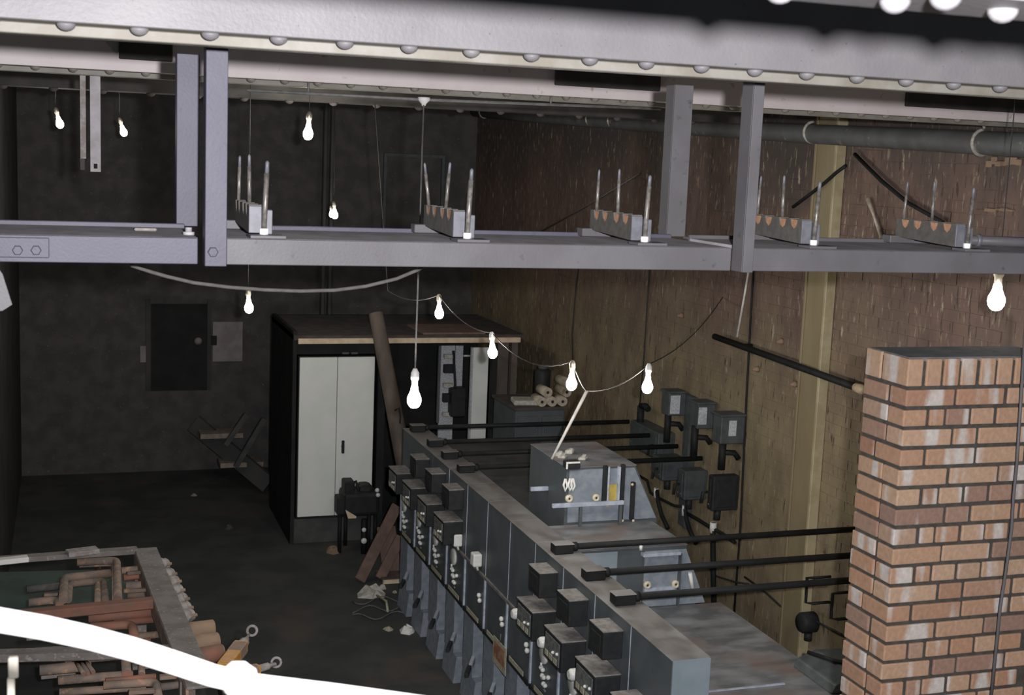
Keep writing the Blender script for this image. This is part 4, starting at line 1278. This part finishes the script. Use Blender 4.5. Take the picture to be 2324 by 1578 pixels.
# ================================================================== PENDANT BULBS
def bulb(label, px, py, depth, cord_to=None, tilt=(0, 0), scale=1.0, cap='bulb_cap', cordm='cord', glow='bulb_glow'):
    d = ((px - W_PX / 2) / F_PX) * RT - ((py - H_PX / 2) / F_PX) * UP + fw
    c = EYE + d * depth
    o = thing('light_bulb', label, 'light bulb', tuple(c), 'bare bulbs strung through the room')
    ax = Vector((tilt[0], tilt[1], 1)).normalized()
    s = scale
    prof = [(-.034, .002), (-.032, .011), (-.026, .020), (-.014, .0275), (0, .030), (.014, .0285), (.028, .022), (.042, .0165), (.056, .0145), (.060, .0135)]
    gl = MB().lathe(c, ax, [(t * s, r * s) for t, r in prof], 16).build('bulb', glow, o)
    MB().lathe(c + ax * .060 * s, ax, [(0, .0135 * s), (.022 * s, .0135 * s), (.03 * s, .018 * s), (.055 * s, .018 * s), (.075 * s, .008 * s)], 12).build('lamp_holder', cap, o)
    top = c + ax * .13 * s
    if cord_to == 'up':
        cord_to = [Vector((top.x, top.y, EZ + 1.5))]
    if cord_to is not None:
        MB().tube([top] + [Vector(p) for p in cord_to], .004 if cordm == 'cord_light' else .0025, 6).build('flex', cordm, o)
    return o, top


up = lambda c, z: [Vector((c.x, c.y, z))]
def dpt(px, py, depth):
    d = ((px - W_PX / 2) / F_PX) * RT - ((py - H_PX / 2) / F_PX) * UP + fw
    return EYE + d * depth


bulb('lit bulb at far upper left, left of the white strap', 136, 282, 10.4, 'up', (-.25, 0))
bulb('lit bulb at upper left, right of the grey strap', 281, 301, 11.5, 'up', (-.3, 0))
bulb('lit bulb above the first busbar cleat, right of the posts', 699, 305, 8.5, 'up', (.05, 0), 1.1)
bulb('small twin-looking lit bulb just above the beam, far back', 760, 489, 12.4, 'up', (-.1, 0))
bulb('tiny added bulb standing in for a reflection left of the far bulb', 752, 488, 13.4, 'up', (-.1, 0), .7)  # added bulb in place of its neighbour's reflection
bulb('lit bulb over the pale square board, under the hose', 565, 700, 8.7, 'up', (-.05, 0))
c11 = bulb('large lit bulb at the right edge above the brick pillar', 2261, 684, 5.95, 'up', (0, 0), 1.32, glow='bulb_dim')
c7 = bulb('lit bulb hanging on a long flex in front of the kiosk', 940, 909, 5.85, [at(962, 231, Y=6.03)], (0, 0), 1.08, 'cap_white', 'cord_light')
_, t6 = bulb('lit bulb high on the string above the kiosk roof', 997, 713, 8.7, None, (-.05, 0))
_, t8 = bulb('lit bulb hanging in front of the kiosk roof batten', 1118, 802, 8.1, None, (-.08, 0), 1.0, 'cap_white')
_, t9 = bulb('lit bulb near the tip of the pale stick', 1297, 873, 7.7, None, (0, 0), 1.08)
_, t10 = bulb('lit bulb on the string just left of the wall meters', 1469, 880, 7.5, None, (.02, 0), 1.05, 'cap_white')
# string cable joining four bulbs
m1 = dpt(1330, 888, 7.7)
def sag(p, q, d, n=8):
    return [p.lerp(q, i / n) - Vector((0, 0, d * 4 * (i / n) * (1 - i / n))) for i in range(1, n + 1)]
w0, w1 = dpt(880, 660, 9.0), at(1640, 675, X=XW - .01)
pts = [w0] + sag(w0, t6, .05) + sag(t6, t8, .06) + sag(t8, t9, .10) + sag(t9, m1, .02, 4) + sag(m1, t10, .05) + sag(t10, w1, .08)
pts = [Vector((w0.x - .1, w0.y + .1, EZ + .33))] + pts
fe = MB().tube(pts, .0035, 6).build('bulb_string_cable', 'cord')
tag(fe, 'thin dark cable stringing four bulbs towards the wall', 'cable')

# ================================================================== FLOOR CLUTTER BY THE KIOSK
def fpt(px, py, z=0.0):
    return at(px, py, Z=z)


# dark machine with hose in front of the cupboard
p = fpt(815, 1256)
mc = thing('cable_winch', 'black machine with hose standing in front of the pale cupboard', 'machine', (p.x, p.y, 0))
Ym = p.y
def mrect(x0, y0, x1, y1, dy0, dy1, m, nm, bev=.01):
    a, b, c, d = rectY(x0, y0, x1, y1, Ym + dy0)
    return B(a, b, Ym + dy0, Ym + dy1, c, d).build(nm, m, mc, bev, 2)
mrect(782, 1120, 862, 1172, 0, .35, 'black_case', 'motor_housing', .04)
mrect(783, 1094, 806, 1124, .05, .25, 'black_case', 'upper_box', .015)
mrect(815, 1104, 850, 1126, .05, .3, 'black_case', 'cowl', .05)
mrect(766, 1130, 784, 1170, .02, .2, 'black_case', 'side_box', .015)
for px in (772, 785, 838, 852):
    a_, b_ = at(px, 1165, Y=Ym + (.05 if px in (772, 838) else .3)), at(px, 1235, Y=Ym + (.05 if px in (772, 838) else .3))
    MB().tube([a_, Vector((a_.x, a_.y, .0))], .02, 8).build('leg', 'black_pipe', mc)
MB().tube([at(803, 1095, Y=Ym + .1), at(808, 1092, Y=Ym + .05), at(814, 1116, Y=Ym)], .012, 8).build('hose', 'black_case', mc)
a_, b_ = at(827, 1178, Y=Ym - .02), at(826, 1242, Y=Ym - .02)
MB().tube([a_, Vector((a_.x, a_.y, .0))], .028, 10).build('steel_column', 'black_pipe', mc)
for py, r_ in ((1203, .026), (1228, .034)):
    MB().lathe(at(826, py, Y=Ym - .045), (0, -1, 0), [(0, r_), (.012, r_ * .8), (.016, .004)], 12).build('bright_boss', 'white_enamel', mc)
for px, py in ((856, 1113), (858, 1124)):
    MB().dome(at(px, py, Y=Ym - .01), (0, -1, 0), .025, .02, 8).build('pale_cap', 'white_enamel', mc)
a, b, c, d = rectY(783, 1156, 808, 1176, Ym + .01)
MB().prism([(a, Ym - .01, d), (b, Ym - .01, c + .02), (b, Ym - .01, c), (a + .03, Ym - .01, c)], (0, .01, 0)).build('tan_tag', 'roof_batten', mc)

# leaning and lying reddish planks
def plank(label, q0, q1, w, dy, m='timber_red', t=.035):
    b_ = fpt(*q1, .03)
    a_ = at(*q0, Y=b_.y + dy)
    o = thing('timber_plank', label, 'plank', (b_.x, b_.y, 0), 'red-brown planks beside the machine')
    MB().bar(a_, b_, w, t, (0, -1, .3)).build('board', m, o, .004)
    d = (a_ - b_).normalized()
    MB().bar(a_ - d * .001, a_ + d * .004, w * .98, t * .96, (0, -1, .3)).build('sawn_end', 'pallet_tan', o)
plank('longest red-brown plank leaning up behind the diagonal one', (900, 1150), (816, 1318), .11, .45)
plank('red-brown plank leaning diagonally in front of the row end', (909, 1220), (862, 1314), .10, .15)
plank('broad red-brown plank leaning beside the row end', (876, 1198), (890, 1300), .19, .25)
plank('grey-brown board propped against the row end', (917, 1215), (924, 1298), .08, .15, 'timber_dark')
p = fpt(905, 1296)
o = B(p.x - .1, p.x + .2, p.y - .06, p.y + .06, 0.0, .10).build('timber_baulk', 'timber_red', None, .006)
tag(o, 'thick red-brown baulk lying across behind the propped planks', 'timber')
p = fpt(915, 1312)
o = thing('flat_board', 'flat grey-brown board with a pale front edge on the floor', 'board', (p.x, p.y, 0))
B(p.x - .25, p.x + .2, p.y - .16, p.y + .16, .0, .05).build('board', 'timber_dark', o, .004)
B(p.x - .24, p.x + .19, p.y - .166, p.y - .16, .005, .045).build('front_edge', 'roof_batten', o)
# papers and debris on the floor
DEB = [(845, 1350, .16, 'crumpled white paper near the propped planks', 'paper'), (868, 1335, .05, 'small white paper scrap above the crumpled paper', 'paper'), (882, 1430, .05, 'small cream block on the dark floor', 'cream_label'), (928, 1433, .09, 'white crushed cup on the dark floor', 'white_enamel'),
       (895, 1345, .03, 'tiny pale chip right of the crumpled paper', 'cream_label'), (920, 1340, .03, 'tiny pale chip near the flat board', 'cream_label'), (942, 1340, .04, 'short pale splinter at the foot of the row', 'cream_label'), (755, 1252, .10, 'brown paper lump left of the machine', 'pallet_tan'), (520, 1200, .06, 'dim rag lump on the far floor', 'kiosk_plinth'), (440, 1125, .05, 'dim pale lump on the far left floor', 'plaster_pale')]
for px, py, s, lab, m in DEB:
    p = fpt(px, py)
    o = thing('floor_scrap', lab, 'debris', (p.x, p.y, 0), 'scraps on the dark floor')
    n = 7
    ring = [(p.x + s * (.6 + .5 * random.random()) * math.cos(2 * PI * i / n), p.y + s * 1.2 * (.6 + .5 * random.random()) * math.sin(2 * PI * i / n), .001) for i in range(n)]
    mb = MB()
    topc = [(p.x + s * .45 * (random.random() + .4) * math.cos(2 * PI * i / n), p.y + s * .5 * (random.random() + .4) * math.sin(2 * PI * i / n), s * (.25 + .45 * random.random())) for i in range(n)]
    mb.add(ring + topc + [(p.x, p.y, s * .35)], [(i, (i + 1) % n, n + (i + 1) % n, n + i) for i in range(n)] + [(n + i, n + (i + 1) % n, 2 * n) for i in range(n)] + [tuple(range(n - 1, -1, -1))])
    mb.build('scrap', m, o)
# loose wire/straw on the floor
for i, lab in enumerate(('upper thin pale wire curled on the floor', 'middle thin pale wire curled on the floor', 'lower thin pale wire curled on the floor')):
    pts = []
    for t in range(10):
        px = 800 + 115 * t / 9
        py = [1366, 1385, 1402][i] + 8 * math.sin(t * .9 + i * 2) - t * .8
        pts.append(fpt(px, py, .012))
    tag(MB().tube(pts, .006, 6).build('loose_wire', 'cord_light'), lab, 'wire')
p0, p1 = fpt(855, 1352, .02), fpt(880, 1388, .02)
tag(MB().tube([p0, p0.lerp(p1, .6) + Vector((.03, 0, .03)), p1], .012, 6).build('pale_lath', 'cream_label'), 'short pale lath beside the crumpled paper', 'lath')

# ================================================================== RUSTY STEEL RACK (bottom left)
ZR = EZ - 2.4
def rp_(px, py, z=ZR):
    return at(px, py, Z=z)


rk = thing('steel_rack', 'rusty steel stillage rack full of bent bars at bottom left', 'rack', (.2, 6.8, 0))
A1, A2 = rp_(330, 1246), rp_(432, 1500)
A3 = A1 + (A2 - A1) * 1.18
MB().bar(A1, A3, .13, .014).build('side_plate', 'rack_steel', rk, .003)
MB().bar(A1 + Vector((-.06, 0, -.05)), A3 + Vector((-.06, 0, -.05)), .014, .1).build('side_web', 'rust', rk, .002)
L1, L2 = rp_(-60, 1276), rp_(312, 1249)
MB().bar(L1, L2, .075, .03).build('rear_rail', 'rack_steel', rk, .003)
for (q0, q1, m, nm) in (((-40, 1279), (64, 1268), 'cap_white', 'white_tape'), ((152, 1257), (222, 1248), 'rubble_pale', 'splice_sleeve')):
    a_, b_ = rp_(*q0, ZR + .02), rp_(*q1, ZR + .02)
    MB().bar(a_, b_, .085 if nm != 'white_tape' else .06, .03).build(nm, m, rk, .004)
a_, b_ = rp_(30, 1400, ZR - .02), rp_(352, 1368, ZR - .02)
MB().bar(a_, b_, .07, .05).build('cross_bar', 'rust_red', rk, .006)
a_, b_ = rp_(-30, 1490, ZR - .03), rp_(420, 1478, ZR - .03)
MB().bar(a_, b_, .09, .04).build('cross_bar', 'rack_steel', rk, .006)
for q in ((-40, 1280), (330, 1250), (440, 1540)):
    p = rp_(*q, ZR - .02)
    MB().bar(p + Vector((-.03, 0, 0)), Vector((p.x - .03, p.y, 0)), .07, .07, (0, 1, 0)).build('upright', 'rack_steel', rk, .003)
# lower shelf
S1 = rp_(-40, 1290, ZR)
B(-.95, .42, 5.2, 7.75, ZR - .62, ZR - .58).build('shelf_plate', 'kiosk_dark', rk)
# bent bars
def bent(label, pts, r, z, m='rust', flat=True):
    P = [rp_(x, y, z) for x, y in pts]
    # round the corners
    out = [P[0]]
    for i in range(1, len(P) - 1):
        u, v = (P[i - 1] - P[i]), (P[i + 1] - P[i])
        k = min(.045, u.length * .4, v.length * .4)
        s_, e_ = P[i] + u.normalized() * k, P[i] + v.normalized() * k
        for t in (0, .33, .67, 1):
            out.append(s_.lerp(P[i], t).lerp(P[i].lerp(e_, t), t))
    out.append(P[-1])
    o = thing('bent_bar', label, 'steel bar', tuple(P[0]), 'rusty bent bars in the rack')
    MB().tube(out, r, 10).build('bar', m, o)
    d = (P[-1] - P[-2]).normalized()
    MB().tube([P[-1], P[-1] + d * .004], r * .9, 10).build('cut_end', 'rust_red', o)


BB = [([(175, 1277), (265, 1272), (268, 1362)], .022, -.02, 'rust', 'large right-angle bent bar at the top of the rack'),
      ([(180, 1284), (258, 1280), (261, 1362)], .014, -.05, 'rust', 'thin bent bar nested inside the large right-angle bar'),
      ([(143, 1362), (146, 1312), (250, 1302)], .024, -.06, 'rust', 'U-bent bar starting at the green sheet'),
      ([(155, 1362), (158, 1326), (236, 1318), (240, 1372)], .020, -.08, 'rust', 'smaller U-bent bar beneath the first'),
      ([(222, 1276), (222, 1372)], .018, -.09, 'rust', 'straight bar standing behind the bent bars'),
      ([(275, 1296), (330, 1290)], .020, -.06, 'rust', 'short rusty bar end at the upper right of the rack'),
      ([(280, 1312), (332, 1306)], .018, -.08, 'rust_red', 'short red bar end second down at the rack side'),
      ([(285, 1330), (336, 1326)], .022, -.10, 'rust', 'short bar end third down at the rack side'),
      ([(290, 1352), (345, 1350)], .018, -.10, 'rust', 'short bar end fourth down at the rack side'),
      ([(60, 1338), (140, 1330)], .022, -.12, 'cleat_block', 'grey bar lying over the green sheet'),
      ([(65, 1368), (130, 1362), (136, 1376)], .022, -.10, 'rust', 'brown bar lying left under the U-bent bars'),
      ([(200, 1402), (352, 1388)], .03, -.10, 'rust_red', 'thick red pipe under the cross bar'),
      ([(205, 1424), (300, 1418), (306, 1450)], .024, -.12, 'rust_red', 'red bent pipe lower in the rack'),
      ([(258, 1414), (352, 1406)], .020, -.14, 'rust_red', 'second red pipe end beside the side plate'),
      ([(270, 1450), (362, 1440)], .020, -.14, 'rust', 'brown pipe end low by the side plate'),
      ([(205, 1494), (284, 1488), (288, 1530)], .022, -.08, 'rust', 'right-angle bar below the white rail, upper one'),
      ([(90, 1522), (205, 1512)], .026, -.10, 'rust', 'brown bar at lower left below the white rail'),
      ([(132, 1545), (300, 1532)], .022, -.10, 'rust', 'long brown bar low in the rack'),
      ([(235, 1556), (355, 1548), (360, 1590)], .020, -.08, 'rust', 'bent bar near the bottom of the view'),
      ([(240, 1546), (352, 1536)], .014, -.07, 'rust_red', 'thin red bar just above the bottom bent bar'),
      ([(135, 1572), (330, 1560)], .018, -.12, 'rust', 'bottom bar crossing the lower edge of the view'),
      ([(365, 1560), (430, 1552), (432, 1590)], .018, -.08, 'rust', 'small bent bar at the lower right of the rack'),
      ([(172, 1502), (190, 1530)], .010, -.07, 'rust', 'short slanted rod left of the right-angle bar'),
      ([(182, 1500), (200, 1528)], .010, -.07, 'rust', 'short slanted rod second from left'),
      ([(192, 1498), (212, 1526)], .010, -.07, 'rust', 'short slanted rod third from left'),
      ([(320, 1496), (322, 1534)], .016, -.09, 'rust', 'short upright bar right of the right-angle bar'),
      ([(80, 1478), (150, 1474), (156, 1500)], .018, -.12, 'rack_steel', 'grey bent bar beneath the white rail'),
      ([(300, 1420), (305, 1456), (340, 1454)], .016, -.16, 'rust_red', 'red angle piece behind the pipes'),
      ]
for pts, r_, dz, m, lab in BB:
    bent(lab, pts, r_, ZR + dz, m)
FB = [((92, 1530), (168, 1522), .11, -.16, 'rack_steel', 'wide flat grey bar at the lower left of the rack'),
      ((362, 1538), (398, 1535), .035, -.05, 'rust', 'short flat bar under the white rail at the right'),
      ((292, 1572), (352, 1568), .03, -.05, 'rust', 'short flat bar just above the lower edge of the view'),
      ((288, 1302), (326, 1298), .03, -.03, 'rust', 'flat bar end nearest the top corner of the rack'),
      ((280, 1342), (340, 1338), .03, -.05, 'rust', 'flat bar end between the third and fourth bar ends'),
      ((300, 1515), (352, 1510), .04, -.12, 'rack_steel', 'flat grey bar behind the upright bar'),
      ((60, 1448), (140, 1442), .05, -.2, 'rack_steel', 'flat grey bar hidden partly by the white rail'),
      ((100, 1350), (136, 1348), .03, -.16, 'rust', 'small flat bar inside the U-bent bars')]
for q0, q1, w_, dz, m, lab in FB:
    a_, b_ = rp_(*q0, ZR + dz), rp_(*q1, ZR + dz)
    o = thing('flat_bar', lab, 'steel bar', tuple(a_), 'flat bars in the rack')
    MB().bar(a_, b_, w_, .018).build('bar', m, o, .003)
    d_ = (b_ - a_).normalized()
    MB().bar(b_, b_ + d_ * .004, w_ * .9, .015).build('cut_end', 'rust_red', o)
mat('green_sheet', (0.045, 0.075, 0.06), (0.035, 0.05, 0.045), 0.8, 0, 4)
gs = MB().prism([rp_(-40, 1300, ZR - .4), rp_(330, 1290, ZR - .4), rp_(330, 1380, ZR - .4), rp_(-40, 1390, ZR - .4)], (0, 0, -.02)).build('green_sheet', 'green_sheet')
tag(gs, 'dark green sheet lying inside the rack under the bars', 'sheet')
# lumps of pale clamps along the outside of the rack side plate
CL = [(372, 1285), (384, 1308), (394, 1325), (402, 1345), (412, 1365), (420, 1385), (428, 1402)]
for i, (px, py) in enumerate(CL):
    p = rp_(px, py, ZR - .05)
    lab = ['topmost', 'second', 'third', 'fourth', 'fifth', 'sixth', 'lowest'][i] + ' pale rough clamp along the outer side of the rack'
    o = thing('pipe_clamp', lab, 'clamp', (p.x, p.y, p.z), 'pale clamps along the rack side')
    mb = MB()
    for j in range(3):
        mb.lathe(p + Vector((-.03 + .02 * j, -.02 + .03 * j, .01 * (j % 2))), (1, .3, .4), [(-.028, .022), (-.016, .036), (.014, .033), (.026, .018)], 7)
    mb.build('clamp_body', 'rubble_pale', o)
    MB().tube([p + Vector((-.06, .0, 0)), p + Vector((.045, 0, .012))], .009, 8).build('clamp_bolt', 'rust', o)
for i, (x0, y0, x1, y1) in enumerate(((432, 1432, 484, 1426), (444, 1462, 494, 1455), (456, 1490, 504, 1482))):
    a_, b_ = rp_(x0, y0, ZR - .1), rp_(x1, y1, ZR - .1)
    lab = ['upper tan round log end beside the rack', 'middle tan round log end beside the rack', 'lower reddish round log end beside the rack'][i]
    o = thing('round_log', lab, 'log', tuple(b_), 'round logs beside the rack')
    MB().tube([a_ - (b_ - a_) * .6, b_], .045, 14).build('log', 'pallet_tan' if i < 2 else 'rust_red', o)
    MB().tube([b_, b_ + (b_ - a_).normalized() * .005], .04, 14).build('end_grain', 'pallet_tan', o)
lk = B(.66, .76, 5.4, 6.4, ZR - .22, ZR - .15).build('timber_bearer', 'kiosk_dark')
tag(lk, 'dark flat bearer under the round logs beside the rack', 'timber')
B(.68, .74, 5.9, 6.1, 0, ZR - .22).build('prop', 'kiosk_dark', lk)

# orange eye-ended strain insulators
def eye_end(label, q0, q1, q2, r, ring_r):
    z = ZR - .02
    a_, b_, c_ = at(*q0, Z=z), at(*q1, Z=z), at(*q2, Z=z)
    o = thing('strain_link', label, 'strain link', tuple(a_), 'orange links with eye ends')
    d = (b_ - a_).normalized()
    MB().bar(a_, b_, r * 2, r * 1.7).build('orange_body', 'orange_paint', o, .006, 2)
    m_ = a_.lerp(b_, .55)
    MB().bar(m_, b_.lerp(a_, .06), r * 2.06, r * 1.76).build('brown_band', 'brown_dull', o, .004)
    MB().tube([b_, b_ + d * .05, b_ + d * .055, b_ + d * .09], [r * .75, r * .75, r * .4, r * .4], 10).build('shank', 'rubble_pale', o)
    cc = c_
    ax1 = d
    ax2 = d.cross(Vector((-.35, 1, .5)).normalized()).normalized()
    ax2 = ax2.cross(d).cross(d).normalized() if False else ax2
    v = (cc - EYE).normalized()
    u1 = (d - v * d.dot(v)).normalized()
    u2 = v.cross(u1)
    ring = [cc + ring_r * (math.cos(2 * PI * i / 18) * u1 + math.sin(2 * PI * i / 18) * u2) for i in range(19)]
    MB().tube(ring, ring_r * .3, 8).build('eye', 'rubble_pale', o)
    MB().tube([b_ + d * .05, cc - u1 * ring_r], ring_r * .3, 8).build('eye_neck', 'rubble_pale', o)


eye_end('large orange strain link with a steel eye beside the rack', (508, 1518), (548, 1466), (572, 1432), .034, .024)
eye_end('smaller orange strain link with a steel eye at the bottom', (520, 1536), (588, 1518), (627, 1504), .024, .022)

# ================================================================== NEAR FOREGROUND
P = [(-120, 1385), (0, 1408), (100, 1425), (200, 1447), (300, 1474), (400, 1506), (480, 1533), (560, 1552), (650, 1562), (760, 1574), (900, 1592), (1050, 1612)]
Yr = 1.15
pts = [at(x, y, Y=Yr) for x, y in P]
hr = thing('white_rail', 'white painted hose-like rail curving across the bottom left foreground', 'rail', tuple(pts[4]))
MB().tube(pts, [.0098, .0098, .0098, .0097, .0097, .0097, .0095, .0092, .0088, .0084, .008, .008], 18).build('rail', 'rail_white', hr)
c = at(572, 1540, Y=Yr)
MB().lathe(c - Vector((.012, 0, 0)), (1, 0, -.12), [(-.012, .011), (-.007, .0155), (.004, .016), (.010, .012), (.014, .010)], 16).build('joint_sleeve', 'rail_white', hr)
p = at(22, 1540, Y=2.2)
o = thing('cream_strip', 'narrow cream upright strip at the bottom left corner', 'strip', (p.x, 2.2, p.z - .2))
a_, b_ = at(24, 1492, Y=2.2), at(26, 1600, Y=2.2)
MB().bar(b_ + Vector((0, 0, -.15)), a_ + Vector((0, 0, -.035)), .012, .01, (0, -1, 0)).build('strip', 'cream_paint', o, .002)
MB().bar(a_ + Vector((.004, 0, -.036)), a_ + Vector((.004, 0, .0)), .016, .012, (0, -1, 0)).build('strip_head', 'cream_paint', o, .002)
a_ = [at(*q, Y=3.3) for q in ((-40, 560), (6, 622), (28, 692), (6, 706), (-40, 712))]
o = MB().prism(a_, (0, .006, 0)).build('folded_plate', 'steel_grey', None, .001)
tag(o, 'pale folded plate corner poking in at the left edge', 'plate')
